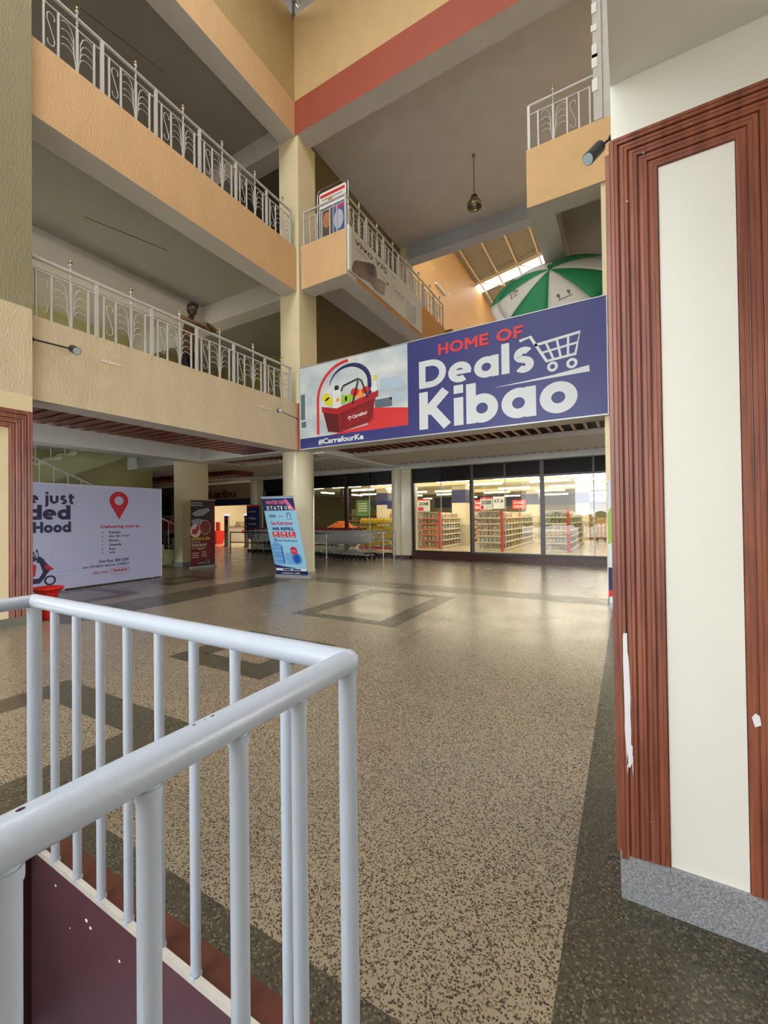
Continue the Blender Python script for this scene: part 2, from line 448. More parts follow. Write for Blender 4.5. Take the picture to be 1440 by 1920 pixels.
# left pillar (framed at ground level)
s = MB(); s.box(-8.0, -7.3, 1.5, 2.72, 0, 3.22, 0); s.box(-8.0, -7.3, 1.5, 2.72, 3.22, 4.46, 2); s.box(-8.0, -7.3, 1.5, 2.72, 4.46, 14.6, 1)
struct('wall_left_pillar', s, [CREAM, OLIVE, TAN])
# near right pillar
sbox('wall_right_pillar', CREAMW, -.03, .52, 1.86, 2.5, 0, 3.115)
# corner column: round below, square above
s = MB(); s.lathe([(.44, 0), (.44, .05), (.42, .06), (.42, 3.2)], (-7.74, 8.83, 0), 36)
struct('column_round', s, [GLOSSC])
sbox('column', CREAM, -7.96, -7.3, 8.42, 9.12, 4.3, 11.5)
sbox('column', CREAM, -12.15, -11.75, 8.12, 9.05, 0, 3.25)
sbox('baseboard_column', TZG, -12.17, -11.73, 8.10, 9.07, 0, .13)
for x0, x1 in ((-7.28, -6.52), (-14.35, -13.7)):
    s = MB(); s.box(x0+.3, x1, 13.25, 13.8, 0, 3.15); s.lathe([(.2, 0), (.2, 3.15)], (x0+.2, 13.3, 0), 20)
    struct('column', s, [GLOSSC])
    sbox('baseboard_column', GRANITE, x0-.02, x1+.02, 13.06, 13.24, 0, .1)
sbox('column', CREAM, -.31, .3, 8.45, 9.0, 0, 8.4)
s = MB(); s.box(-.30, .3, 8.46, 9.0, 8.4, 14.6, 0); s.box(-.40, -.26, 8.42, 8.47, 8.5, 14.0, 0)
random.seed(5)
for k in range(14):
    z = 8.9+k*.36+random.random()*.2
    s.box(-.405-random.random()*.02, -.33, 8.405, 8.43, z, z+.1+.15*random.random(), 1)
struct('column_flaking_plaster', s, [mat('whitewash', (205, 203, 196), .8, vary=.12, vscale=4, bump=.6, bscale=12), CREAMW])
sbox('column', CREAM, -7.9, -7.3, 14.75, 15.3, 4.2, 12)

# ---- galleries round the hall: fascia beams
def beam(x0, x1, y0, y1, z0, z1, m, face=None, facem=None, name='beam'):
    s = MB(); s.box(x0, x1, y0, y1, z0, z1, 0, {face: 1} if face else None)
    return struct(name, s, [m, facem or m])
for y0, y1 in ((2.72, 8.4), (-8, 1.5)):
    beam(-7.88, -7.38, y0, y1, 3.2, 4.42, GREY, '+x', TAN)
    beam(-7.88, -7.38, y0, y1, 7.35, 8.5, GREY, '+x', PEACH)
    beam(-7.88, -7.38, y0, y1, 11.45, 12.35, GREY, '+x', PEACH)
beam(-7.88, -7.38, -8, 8.45, 12.35, 14.6, OCHRE, name='wall_left_upper')
beam(-7.45, .3, 8.4, 8.9, 3.2, 4.42, GREY, '-y', REDB)
beam(-7.45, .3, 8.4, 8.9, 11.45, 12.35, GREY, '-y', REDB)
beam(-7.45, .3, 8.4, 8.9, 12.35, 14.6, SAND, name='wall_far_upper')
beam(-7.21, -5.79, 8.4, 8.85, 7.35, 8.47, GREY, '-y', PEACH)
beam(-6.25, -5.79, 8.85, 14.8, 7.35, 8.47, GREY, '+x', mat('orange_roughcast', (206, 152, 88), .8, vary=.08, bump=.3))
beam(-1.57, .3, 8.4, 8.85, 7.35, 8.47, GREY, '-y', mat('tan_peach_roughcast', (220, 184, 130), .8, vary=.07, bump=.4, bscale=45))
beam(-1.57, -1.12, 8.85, 15, 7.35, 8.47, GREY)
# right gallery (above the near pillar)
beam(-.03, .47, -8, 8.4, 3.115, 4.42, CREAMW, '-x', TAN)
sbox('ceiling', mat('lilac_grey_plaster', (216, 208, 204), .75, vary=.06), .47, 4, -8, 8.4, 3.115, 3.2)
beam(0, .5, -8, 8.4, 7.35, 8.5, GREY, '-x', PEACH)
beam(0, .5, -8, 8.4, 11.45, 14.6, GREY, '-x', SAND)
# cross beams of the galleries
for z0, z1, zc in ((7.3, 7.9, 7.9), (11.4, 12.0, 12.0)):
    sbox('beam', GREY, -15, -7.96, 8.42, 8.9, z0, z1)
    sbox('beam', GREY, -11.7, -11.15, -8, 8.42, z0, z1)
    sbox('ceiling', DGREY, -15.2, -7.88, -8, 8.9, zc, zc+.15)
sbox('ceiling', GREY, -7.9, .3, 8.9, 14.8, 12.0, 12.15)
sbox('beam', mat('bluish_plaster', (170, 176, 184), .7, vary=.12, vscale=1.5), -7.3, .3, 14.72, 15.2, 11.45, 12.0)
sbox('ceiling', GREY, -7.6, -6.25, 8.85, 14.8, 7.9, 8.1)
sbox('ceiling', DGREY, -1.12, 1.5, 8.85, 15, 7.9, 8.1)
sbox('ceiling', GREY, .5, 4, -8, 8.4, 7.9, 8.1)
sbox('ceiling', GREY, .5, 4, -8, 8.4, 12.0, 12.15)
# floor slabs of the galleries
sbox('ceiling_first_floor_slab', WHITEC, -24, -7.88, -8, 8.4, 3.6, 4.25)
sbox('ceiling_first_floor_slab', WHITEC, -24, 6, 8.9, 13.7, 3.6, 4.25)
sbox('ceiling_first_floor_slab', WHITEC, -24, 6, 13.7, 36, 3.35, 4.25)
sbox('ceiling_second_floor_slab', GREY, -15.2, -7.88, -8, 8.4, 8.05, 8.35)

# ---- ground floor ceiling: beams, dropped panels and timber slats
sbox('beam', WHITEC, -11.8, -11.25, -8, 8.4, 3.2, 3.6)
sbox('beam', WHITEC, -24, -7.88, 8.4, 8.9, 3.2, 3.6)
sbox('beam', WHITEC, -7.35, -6.9, 8.9, 13.6, 3.15, 3.6)
sbox('beam', WHITEC, -24, 6, 13.12, 13.7, 3.1, 3.6)
sbox('ceiling', GREY, -6.9, .3, 10.25, 12.35, 3.2, 3.32)
sbox('ceiling', GREY, -11.4, -7.35, 10.1, 12.35, 3.2, 3.32)
sbox('ceiling', GREY, -24, -11.4, 8.9, 13.12, 3.22, 3.32)
def slats(nm, kind, x0, x1, y0, y1, pitch, z0, z1, wd):
    s = MB()
    if kind == 'x':
        y = y0
        while y < y1:
            pts = [(x1, z1), (x0+.12, z1), (x0+.03, z1-.04), (x0, (z0+z1)/2+.02), (x0+.05, z0+.02), (x0+.16, z0), (x1, z0)]
            s.slab(Frame((0, y, 0), (1, 0, 0), (0, 0, 1)), pts, -wd/2, wd/2); y += pitch
    else:
        x = x0
        while x < x1:
            s.box(x, x+wd, y0, y1, z0, z1); x += pitch
    return struct(nm, s, [WOODS])
slats('trim_slats', 'x', -9.35, -7.9, 2.8, 8.3, .245, 3.21, 3.5, .12)
slats('trim_slats', 'y', -6.85, .3, 8.95, 10.12, .235, 3.28, 3.48, .06)
slats('trim_slats', 'y', -6.85, .3, 12.45, 13.1, .235, 3.28, 3.48, .06)
slats('trim_slats', 'y', -11.3, -7.4, 8.95, 10.0, .235, 3.28, 3.48, .06)
slats('trim_slats', 'y', -11.3, -7.4, 12.45, 13.1, .235, 3.28, 3.48, .06)
slats('trim_slats', 'y', -18.6, -12.4, 10.6, 11.6, .235, 3.05, 3.22, .06)

# ---- walls
sbox('wall_left', mat('green_cream_paint', (190, 186, 130), .6, vary=.08), -15.4, -15.2, -8, 9.3, 0, 4.2)
sbox('wall_left', MATS['green_cream_paint'], -15.4, -15.2, -8, 12.6, 4.2, 8.0)
sbox('wall_left', BROWNW, -15.4, -15.2, -8, 12.6, 8.0, 14)
sbox('ceiling', DGREY, -15.2, -7.9, 8.9, 12.6, 7.9, 8.35)
sbox('ceiling', DGREY, -15.2, -7.9, 8.9, 12.6, 12.0, 12.15)
sbox('wall_left', BROWNW, -24.2, -24, -8, 36, 0, 4.2)
sbox('wall_back_gallery', mat('yellow_olive_paint', (150, 140, 88), .7, vary=.08), -15.2, -7.96, 12.4, 12.6, 4.25, 12.2)
sbox('wall_back_void', BROWNW, -7.8, -7.6, 9.12, 15.2, 4.25, 12.0)
sbox('wall_orange', mat('orange_paint', (216, 168, 104), .55, vary=.12, vscale=1.2, stretch=(1, .25, 1)), -7.8, -7.45, 15.2, 44, 4.25, 15.0)
s = MB()
for y, z, l in ((16.4, 13.0, .25), (17.0, 13.4, .2), (17.6, 12.7, .3), (19.6, 12.4, .25), (26.5, 12.6, .35), (28.0, 12.2, .3)):
    s.box(-7.45, -7.44, y, y+l, z, z+.05)
struct('trim_wall_scars', s, [CREAMW])
sbox('wall_far_void', SAND, -7.6, 4, 43.8, 44, 4.25, 17)
sbox('wall_right_void', SAND, 2.5, 2.7, 9, 44, 4.25, 16.2)
sbox('wall_gallery_end', mat('khaki_paint', (170, 150, 96), .7, vary=.1), -7.45, -5.9, 15.9, 16.1, 4.25, 8.9)
sbox('wall_right', CREAM, 4, 4.2, -8, 13.3, 3.1, 16)
sbox('wall_right', CREAM, 4, 4.2, 8.4, 13.3, 0, 3.1)
sbox('wall_right', CREAM, 4, 4.2, -8, 2.9, 0, 3.1)
sbox('column', CREAM, 4, 4.2, 5.4, 5.8, 0, 3.1)
sbox('floor', MATS['pavement'], 4.0, 50, -8, 30, -.12, -.02)
# south side: open portal to the street with wall above
sbox('wall_near', TAN, -24, -7.3, -8.2, -8, 0, 14.6)
sbox('wall_near', TAN, -7.3, 4, -8.2, -8, 8.5, 14.6)
sbox('wall_near', TAN, 1.0, 4, -8.2, -8, 0, 8.5)
# rear rolled roof over the hall, glazed in the middle (left open to the sky here)
rs = MB()
RX0, RX1, RY0, RY1 = -6.0, -1.2, -7.0, 5.2
for a in ((-8, RX0, -8.2, 8.9), (RX1, 4.2, -8.2, 8.9), (RX0, RX1, -8.2, RY0), (RX0, RX1, RY1, 8.9)):
    rs.box(a[0], a[1], a[2], a[3], 15.0, 15.08)
struct('ceiling_roof', rs, [mat('roof_sheet', (86, 84, 78), .6)])
rs = MB()
for x in (-7.2, -5.4, -3.6, -1.8, 0): rs.tube([(x, -8, 14.8), (x, 8.4, 14.8)], .05, 6)
for y in (-5, -2, 1, 4, 7, 8.2): rs.tube([(-7.4, y, 14.9), (.1, y, 14.9)], .04, 6)
rs.tube([(-7.3, 8.3, 14.5), (-7.3, 8.3, 15)], .05, 6)
struct('beam_roof_truss', rs, [STEEL])
# ---- second hall: pitched sheet roof with a bright gap
k_ = .17
def roofz(x): return 15.0+k_*(x+7.3)
def sheet(y0, y1):
    s = MB(); n = 0; y = y0; vs = []; fs = []
    while y <= y1+1e-6:
        z = .05 if n % 2 else 0
        vs += [(-7.6, y, roofz(-7.6)+z), (3, y, roofz(3)+z)]; y += .14; n += 1
    for i in range(n-1): fs.append((2*i, 2*i+1, 2*i+3, 2*i+2))
    s.add(vs, fs); s.add([(-7.6, y0, roofz(-7.6)+.08), (3, y0, roofz(3)+.08), (3, y1, roofz(3)+.08), (-7.6, y1, roofz(-7.6)+.08)], [(0, 1, 2, 3)])
    return s
RS = mat('corrugated_sheet', (150, 140, 108), .6, vary=.1)
struct('ceiling_sheet_roof', sheet(15.0, 24.2), [RS])
struct('ceiling_sheet_roof', sheet(25.3, 32), [RS])
struct('ceiling_sheet_roof', sheet(33.0, 44), [RS])
TR = mat('cream_steel', (226, 202, 148), .5)
s = MB()
for x in (-7.15, -6.1, -5.02, -3.9, -2.8, -1.7, -.6, .5):
    s.tube([(x, 15, roofz(x)-.09), (x, 44, roofz(x)-.09)], .055, 4)
for y in (18.0, 23.8, 29.5, 35):
    s.tube([(-7.45, y, roofz(-7.45)-.2), (2.6, y, roofz(2.6)-.2)], .06, 4)
    for x in (-7.15, -5.02, -2.8):
        s.tube([(x, y, roofz(x)-.15), (x+1.0, y+1.4, roofz(x+1)-.1)], .03, 4)
struct('beam_roof_purlins', s, [TR])

# ---- mouldings round the framed panels
def moulding(fr, a0, a1, b0, b1, wdt, n, depth, m, name, top=True):
    rw = wdt/n; prof = [(0, 0)]
    for i in range(n):
        o = i*rw; d = depth*(1-.14*i)
        prof += [(o+.05*rw, 0.2*d), (o+.08*rw, .9*d), (o+.14*rw, d), (o+.48*rw, d), (o+.52*rw, .86*d), (o+.57*rw, .95*d), (o+.86*rw, .93*d), (o+.93*rw, .8*d), (o+.96*rw, .2*d)]
    prof += [(wdt, .3*depth), (wdt, 0)]
    s = MB(); P = []
    for (o, d) in prof:
        P.append([fr.p(a0+o, b0, d), fr.p(a0+o, b1-o, d), fr.p(a1-o, b1-o, d), fr.p(a1-o, b0, d)])
    for i in range(len(P)-1):
        for k in range(3):
            s.add([P[i][k], P[i][k+1], P[i+1][k+1], P[i+1][k]], [(0, 1, 2, 3)])
    for k in (0, 3):
        s.add([p[k] for p in P], [tuple(range(len(P)))])
    return struct(name, s, [m])
frP = Frame((0, 1.86, 0), (1, 0, 0), (0, 0, 1))
moulding(frP, -.038, .50, .15, 2.89, .158, 5, .022, WOODV, 'trim_pillar_moulding')
frW = Frame((-.03, 0, 0), (0, -1, 0), (0, 0, 1))
moulding(frW, -2.48, -1.868, .15, 2.86, .15, 5, .022, WOODV, 'trim_pillar_moulding')
frL = Frame((-7.3, 0, 0), (0, 1, 0), (0, 0, 1))
moulding(frL, 1.55, 2.71, .13, 2.99, .26, 4, .05, WOODV, 'trim_left_pillar_moulding')
sbox('baseboard_right_pillar', TZG, -.04, .54, 1.84, 2.52, 0, .165)
sbox('baseboard_left_pillar', mat('plinth_grey', (120, 116, 104), .5, vary=.25, vscale=20), -8.02, -7.27, 1.48, 2.745, 0, .13)
# bare filler where the moulding has chipped, on the corner rib
s = MB()
zz = [1.0, .985, .93, .9, .84, .76, .7, .64, .585, .58, .52, .5]
xl = [-.018, -.02, -.02, -.021, -.02, -.019, -.018, -.019, -.016, -.016, -.014, -.008]
xr = [-.006, -.006, -.005, -.002, 0, .002, 0, .002, .001, .006, .004, -.004]
pts = list(zip(xl, zz))+list(zip(xr, zz))[::-1]
s.slab(frP, pts, .0205, .0245)
s.slab(frP, [(-.012, .56), (-.009, .53), (-.011, .47), (-.013, .5)], .0205, .0245)
s.slab(frP, [(.004, .55), (.007, .54), (.006, .47), (.004, .49)], .0205, .0245)
s.slab(frP, [(.352, .765), (.362, .78), (.372, .775), (.376, .745), (.36, .735)], .018, .0225)
struct('trim_bare_filler', s, [mat('bare_filler', (232, 230, 232), .8)])
s = MB()
for a, b in ((.02, 2.63), (.075, 2.79), (.22, 2.83), (.06, .32)):
    s.disc(frP, a, b, .004, off=.0235, n=10)
struct('trim_screw_heads', s, [STEEL])
# ================================================================== SHOP FRONT
FY = 13.4
s = MB(); s.box(-6.52, .6, FY-.12, FY+.12, 0, .2); s.box(-6.55, .6, FY-.14, FY+.1, .2, .235, 1)
struct('baseboard_shop_sill', s, [GRANITE, mat('sill_cap', (60, 40, 38), .3)])
s = MB(); s.box(-13.75, -7.28, FY-.05, FY+.12, 0, .1)
struct('baseboard_shop_sill', s, [GRANITE])
LOUV = mat('black_louvre', (22, 16, 15), .5)
def header(x0, x1):
    s = MB(); s.box(x0, x1, FY+.03, FY+.1, 2.66, 3.12)
    for k in range(9): s.box(x0, x1, FY-.03, FY+.03, 2.69+k*.048, 2.71+k*.048)
    return struct('trim_louvre_header', s, [LOUV])
header(-6.52, .6); header(-13.75, -7.28)
def window(n, x0, x1, z0):
    o = thing('window_%d' % n, '', '', (0.5*(x0+x1), FY, z0)); o['kind'] = 'structure'; del o['label']; del o['category']
    s = MB()
    s.box(x0, x0+.07, FY-.06, FY+.06, z0, 3.12); s.box(x1-.05, x1, FY-.06, FY+.06, z0, 3.12)
    s.box(x0, x1, FY-.05, FY+.05, z0, z0+.04); s.box(x0, x1, FY-.05, FY+.05, 2.61, 2.67)
    xm = (x0+x1)/2; s.box(xm-.03, xm+.03, FY-.05, FY, 2.67, 3.12)
    s.build('window_frame', [DFRAME if x1 < -4 else GFRAME], o)
    g = MB(); g.box(x0+.05, x1-.05, FY-.005, FY+.005, z0+.03, 2.62)
    g.build('pane', [GLASS], o)
    s = MB(); s.box(xm-.012, xm+.012, FY-.012, FY+.012, z0+.04, 2.62)
    s.build('pane_joint', [mat('clear_silicone', (215, 218, 212), .3)], o)
window(1, -6.52, -4.38, .23); window(2, -4.38, -2.2, .23); window(3, -2.2, .6, .23)
window(4, -9.35, -7.26, .1); window(5, -13.7, -9.35, .1)
# ---- interior shell
sbox('wall_shop_back', mat('shop_wall', (224, 212, 178), .6), -24, 6, 35.8, 36, 0, 3.4)
sbox('wall_shop_right', mat('shop_wall2', (216, 208, 178), .6), 5.8, 6, 13.5, 36, 0, 3.4)
sbox('beam', mat('shop_beam', (200, 188, 150), .6), -14, 6, 19.5, 20.0, 2.95, 3.35)
sbox('beam', mat('shop_beam2', (200, 188, 150), .6), -14, 6, 26.5, 27.0, 2.95, 3.35)
def shopcol(x0, x1, y0, y1):
    s = MB(); s.box(x0, x1, y0, y1, 0, 3.35); s.box(x0-.01, x1+.01, y0-.01, y1+.01, 2.1, 2.75, 1); s.box(x0-.005, x1+.005, y0-.005, y1+.005, 0, 1.0, 2)
    return struct('column_shop', s, [mat('shop_col', (222, 212, 184), .5), NAVY, mat('column_tile', (186, 178, 156), .3)])
shopcol(-7.6, -6.9, 20.1, 20.8); shopcol(-12.0, -11.3, 20.1, 20.8); shopcol(-2.6, -1.9, 27.2, 27.9); shopcol(-14.2, -13.5, 27.2, 27.9)
shopcol(-5.4, -4.7, 27.2, 27.9)
# navy bulkhead over the back counters
s = MB(); s.box(-14, 6, 33.0, 33.2, 2.15, 3.0); struct('wall_bulkhead', s, [mat('navy_bulkhead', (42, 48, 84), .5)])
s = MB(); s.box(-15.5, -11, 24.0, 24.15, 2.1, 2.6); struct('wall_bulkhead', s, [MATS['navy_bulkhead']])
# entrance room (left)
sbox('wall_entrance_left', MATS['shop_wall'], -21.9, -21.7, 14.5, 22, 0, 3.4)
sbox('wall_entrance_back', MATS['shop_wall'], -21.8, -19.2, 21, 21.2, 0, 3.4)
sbox('wall_entrance_left_front', BROWNW, -24, -19.6, 14.4, 14.55, 0, 3.3)
s = MB(); s.box(-20, -15.62, 14.5, 14.62, 2.42, 3.2); s.box(-20, -15.62, 14.47, 14.62, 2.1, 2.42, 1); s.box(-15.62, -14.7, 14.5, 14.62, 2.42, 2.5, 0)
struct('wall_entrance_lintel', s, [mat('grey_sign_wall', (150, 142, 132), .6), NAVY])
sbox('floor', TZ, -24, -13.7, 13.35, 14.6, -.05, .001)

# ---- fluorescent tubes in the shop
TUBE = mat('lit_tube', (255, 244, 214), .5, emit=6)
def tube_light(x, y, z, L, label, grp, ax='x'):
    o = thing('tube_light', label, 'light', (x, y, z), 0, grp)
    s = MB(); d = (L/2, 0, 0) if ax == 'x' else (0, L/2, 0)
    s.tube([(x-d[0], y-d[1], z), (x+d[0], y+d[1], z)], .032, 6); s.build('tube', [TUBE], o)
    s = MB()
    if ax == 'x': s.box(x-L/2, x+L/2, y-.03, y+.03, z+.03, z+.06)
    else: s.box(x-.03, x+.03, y-L/2, y+L/2, z+.03, z+.06)
    s.build('batten', [WHITEP], o)
    for e in (-.4, .4):
        s = MB(); px = x+(e*L if ax == 'x' else 0); py = y+(0 if ax == 'x' else e*L)
        s.tube([(px, py, z+.05), (px, py, 3.35)], .008, 4); s.build('hanger', [STEEL], o)
CN = ['first', 'second', 'third', 'fourth', 'fifth', 'sixth', 'seventh', 'eighth', 'ninth', 'tenth', 'eleventh', 'twelfth', 'thirteenth', 'fourteenth', 'fifteenth', 'sixteenth', 'seventeenth']
RN = {15.2: 'nearest', 17.6: 'second nearest', 21.2: 'middle', 24.5: 'fourth', 29.5: 'farthest'}
GT = 'fluorescent tubes inside the shop'
for y, xs_ in ((15.2, (-12.6, -10.6, -8.6, -5.6, -3.4, -1.2)), (17.6, (-11.4, -9.2, -5.2, -2.6, -.4)), (21.2, (-13, -10.2, -8.2, -4.8, -2.4)), (24.5, (-12, -9.5, -6.5, -3.6, -1.2)), (29.5, (-13.5, -10, -7, -4, -1.5))):
    for x in xs_:
        tube_light(x, y, 2.78, 1.5, 'lit fluorescent tube, %s from the left in the %s row behind the shop glass' % (CN[xs_.index(x)], RN[y]), GT)
for y in (16, 19, 22):
    tube_light(-14.9, y+.5, 2.85, 1.2, 'lit tube over the shop entrance, %s from the front' % CN[(y-16)//3], 'tubes over the shop entrance', 'y')

# ================================================================== SHELVES
pk = [mat('pack_%d' % i, c, .45, vary=.35, vscale=22, col2=d) for i, (c, d) in enumerate([((230, 222, 205), (70, 66, 90)), ((206, 190, 168), (110, 60, 50)), ((170, 120, 70), (236, 226, 200)), ((150, 160, 170), (230, 230, 225)), ((228, 214, 176), (60, 54, 44))])]
def packet_mesh(kind, m):
    s = MB()
    if kind == 0:   # pillow bag
        rings = [(.07, .012, 0), (.075, .05, .03), (.072, .055, .08), (.066, .045, .12), (.062, .012, .15), (.066, .004, .165)]
        vs = []; fs = []
        for (a, b, z) in rings: vs += [(-a, -b, z), (a, -b, z), (a, b, z), (-a, b, z)]
        for i in range(len(rings)-1):
            for k in range(4): fs.append((i*4+k, i*4+(k+1) % 4, i*4+4+(k+1) % 4, i*4+4+k))
        fs += [(3, 2, 1, 0), (20, 21, 22, 23)]
        s.add(vs, fs)
    elif kind == 1: # jar
        s.lathe([(.045, 0), (.05, .01), (.05, .1), (.038, .125), (.04, .13), (.04, .155), (.0001, .157)], n=10)
    else:           # carton
        s.box(-.06, .06, -.035, .035, 0, .17); s.box(-.055, .055, -.03, .03, .17, .176)
    me = s.build('tmp', [m]); d = me.data; bpy.data.objects.remove(me); return d
PK = [packet_mesh(k, m) for m in pk for k in (0, 1, 2)]
ORD = ['top', 'second', 'third', 'fourth', 'fifth', 'lowest']
def put(me, name, cat, label, grp, loc, rz=0, sc_=1.0):
    o = bpy.data.objects.new(name, me); COL.objects.link(o); o.location = loc; o.rotation_euler = (0, 0, rz); o.scale = (sc_,)*3
    o['label'] = label; o['category'] = cat; o['group'] = grp; return o
SHW = mat('cream_shelf', (228, 220, 196), .5); SHR = mat('red_end_panel', (196, 52, 44), .5)
STRIPR = mat('price_strip', (220, 110, 84), .5)
random.seed(11)
def gondola(x0, x1, y0, y1, zs, nside, desc, strip, nfront=6):
    o = thing('shelf_rack', 'cream supermarket shelf rack with red end panel, the body '+desc, 'shelf', ((x0+x1)/2, (y0+y1)/2, 0), 0, None)
    top = 1.62
    s = MB(); s.box(x0, x1-.12, y0+.3, y0+.34, 0, top); s.build('back_panel', [SHW], o)
    s = MB(); s.box(x1-.55, x1-.5, y0+.34, y1, .05, top); s.build('centre_panel', [SHW], o)
    s = MB(); s.box(x1-.10, x1, y0, y0+.1, 0, top+.03); s.build('end_panel', [SHR], o)['label'] = 'red upright end panel'
    s = MB(); s.box(x0, x1-.1, y0+.02, y0+.3, 0, .07); s.box(x1-.5, x1-.04, y0+.34, y1, 0, .07); s.build('base', [SHW], o)
    for z in zs:
        s = MB(); s.box(x0, x1-.1, y0, y0+.3, z-.025, z); s.build('shelf', [SHW], o)
        s = MB(); s.box(x0, x1-.1, y0-.012, y0, z-.035, z+.01); s.build('price_rail', [strip], o)
        s = MB(); s.box(x1-.5, x1, y0+.34, y1, z-.025, z); s.build('shelf', [SHW], o)
        s = MB(); s.box(x1, x1+.012, y0+.34, y1, z-.035, z+.01); s.build('price_rail', [SHW], o)
    s = MB(); s.box(x0, x1-.1, y0+.0, y0+.3, top-.02, top); s.build('shelf', [SHW], o)
    for i, z in enumerate(zs[::-1]):
        wdt = (x1-.1-x0)/nfront
        for k in range(nfront):
            put(PK[(i*2+k//2+random.randint(0, 1)) % len(PK)], 'grocery_packet', 'groceries', 'packet %s from left on the %s end shelf %s' % (CN[k], ORD[i], desc), 'packets on the %s end shelf %s' % (ORD[i], desc), (x0+wdt*(k+.5), y0+.12, z), random.uniform(-.1, .1), 1.05)
        st = (y1-y0-.45)/nside
        for k in range(nside):
            put(PK[(i*3+k//3+random.randint(0, 1)+4) % len(PK)], 'grocery_packet', 'groceries', 'packet %s from front on the %s aisle shelf %s' % (CN[k], ORD[i], desc), 'packets on the %s aisle shelf %s' % (ORD[i], desc), (x1-.12, y0+.45+st*(k+.5), z), PI/2+random.uniform(-.1, .1), 1.15)
ZS = [.09, .37, .63, .86, 1.12, 1.36]
gondola(-8.4, -7.17, 17.5, 20.4, ZS, 7, 'of the leftmost shop rack', STRIPR)
gondola(-5.42, -4.3, 17.05, 23.8, ZS, 11, 'of the middle shop rack', SHW)
gondola(-2.8, -1.87, 17.3, 23.6, ZS, 9, 'of the right shop rack', SHW)
# ---- price signs and hanging signs
def sign(name, label, x, y, z, w_, h_, base, lines, cat='sign', legs=True):
    o = thing(name, label, cat, (x, y, z))
    s = MB(); s.box(x-w_/2, x+w_/2, y-.012, y+.012, z, z+h_); s.build('board', [base], o)
    fr = Frame((x-w_/2, y-.012, z), (w_, 0, 0), (0, 0, h_))
    for m, a, b, cw, ch, t in lines:
        s = MB()
        if t is None: s.rect(fr, a, a+cw, b, b+ch, .003); s.build('print_block', [m], o)
        else: text(s, fr, t, a, b, cw, ch, .006); s.build('lettering', [m], o)
    if legs:
        s = MB(); s.tube([(x, y+.02, 1.6 if z < 1.7 or name == 'price_sign' or y == 20.5 else 0), (x, y+.02, z+.1)], .012, 6); s.build('post', [STEEL], o)
    return o
BK = mat('black_print', (30, 30, 34), .5)
sign('price_sign', 'white price sign reading 208 with a red top strip on the leftmost rack', -7.95, 17.45, 1.66, .62, .58, WHITEP, [(REDP, 0, .86, 1, .14, None), (REDP, .08, .06, .42, .3, None), (BK, .12, .48, .78, .26, '208')])
sign('price_sign', 'white price sign reading 208 with a red top strip on the middle rack', -4.95, 17.0, 1.68, .5, .52, WHITEP, [(REDP, 0, .86, 1, .14, None), (BK, .1, .44, .8, .3, '208'), (REDP, .05, .05, .25, .3, None)])
sign('price_sign', 'white price sign reading 67.6 beside the 208 sign on the middle rack', -4.52, 17.3, 1.72, .46, .56, WHITEP, [(NAVY, 0, .9, 1, .1, None), (BK, .1, .45, .8, .26, '67.6')])
sign('deals_sign', 'red sign reading Deals Kibao standing on the middle rack', -4.4, 20.5, 1.75, .62, .42, REDP, [(WHITEP, .14, .58, .72, .28, 'Deals'), (WHITEP, .1, .12, .8, .28, 'KIBAO')])
sign('deals_sign', 'red sign reading Deals Kibao left of the mullion between racks', -5.9, 19.0, 1.71, .6, .46, REDP, [(WHITEP, .14, .58, .72, .28, 'Deals'), (WHITEP, .1, .12, .8, .28, 'KIBAO')])
sign('shelf_banner', 'orange sign strip above the shelves behind the shop column', -7.2, 22.0, 1.72, 2.0, .3, mat('orange_print', (232, 92, 48), .5), [(WHITEP, .3, .3, .5, .4, 'OFFER')], legs=True)
def hanging(name, label, x, y, z, w_, h_, base, lines, rnd=False):
    o = thing(name, label, 'sign', (x, y, z))
    s = MB()
    if rnd:
        fr0 = Frame((x, y, z+h_/2), (1, 0, 0), (0, 0, 1))
        s.slab(fr0, [(w_/2*math.cos(2*PI*k/24), h_/2*math.sin(2*PI*k/24)) for k in range(24)], -.01, .01)
    else: s.box(x-w_/2, x+w_/2, y-.01, y+.01, z, z+h_)
    s.build('board', [base], o)
    fr = Frame((x-w_/2, y-.011, z), (w_, 0, 0), (0, 0, h_))
    for m, a, b, cw, ch, t in lines:
        s = MB(); text(s, fr, t, a, b, cw, ch, .006); s.build('lettering', [m], o)
    s = MB(); s.tube([(x, y, z+h_-.01), (x, y, 3.35)], .006, 4); s.build('hanger', [STEEL], o)
hanging('anniversary_sign', 'dark hanging sign reading 10 years Kenya behind the shop glass', -10.2, 14.6, 2.02, .55, .62, mat('dark_red_print', (60, 26, 32), .5), [(WHITEP, .22, .58, .56, .36, '10'), (WHITEP, .15, .42, .7, .1, 'YEARS'), (REDP, .12, .1, .76, .24, 'Kenya')])
hanging('eggs_sign', 'navy hanging sign reading Eggs inside the shop', -9.6, 19.0, 1.85, 2.2, .38, NAVY, [(WHITEP, .36, .2, .4, .6, 'Eggs')])
hanging('round_sign', 'small round blue and white sign reading 10 inside the shop', -8.55, 15.8, 2.1, .36, .36, mat('pale_blue_print', (150, 170, 220), .5), [(WHITEP, .25, .3, .5, .4, '10')], True)
hanging('round_sign', 'round dark navy sign hanging at the shop entrance by the blue lintel', -15.35, 14.35, 1.95, .42, .42, NAVY, [(WHITEP, .25, .3, .5, .35, '10')], True)
hanging('meats_sign', 'white lettered sign reading meats high at the right end of the shop', -1.7, 31.5, 2.25, 2.6, .55, mat('slate_print', (92, 108, 140), .5), [(WHITEP, .1, .2, .8, .55, 'meats')])
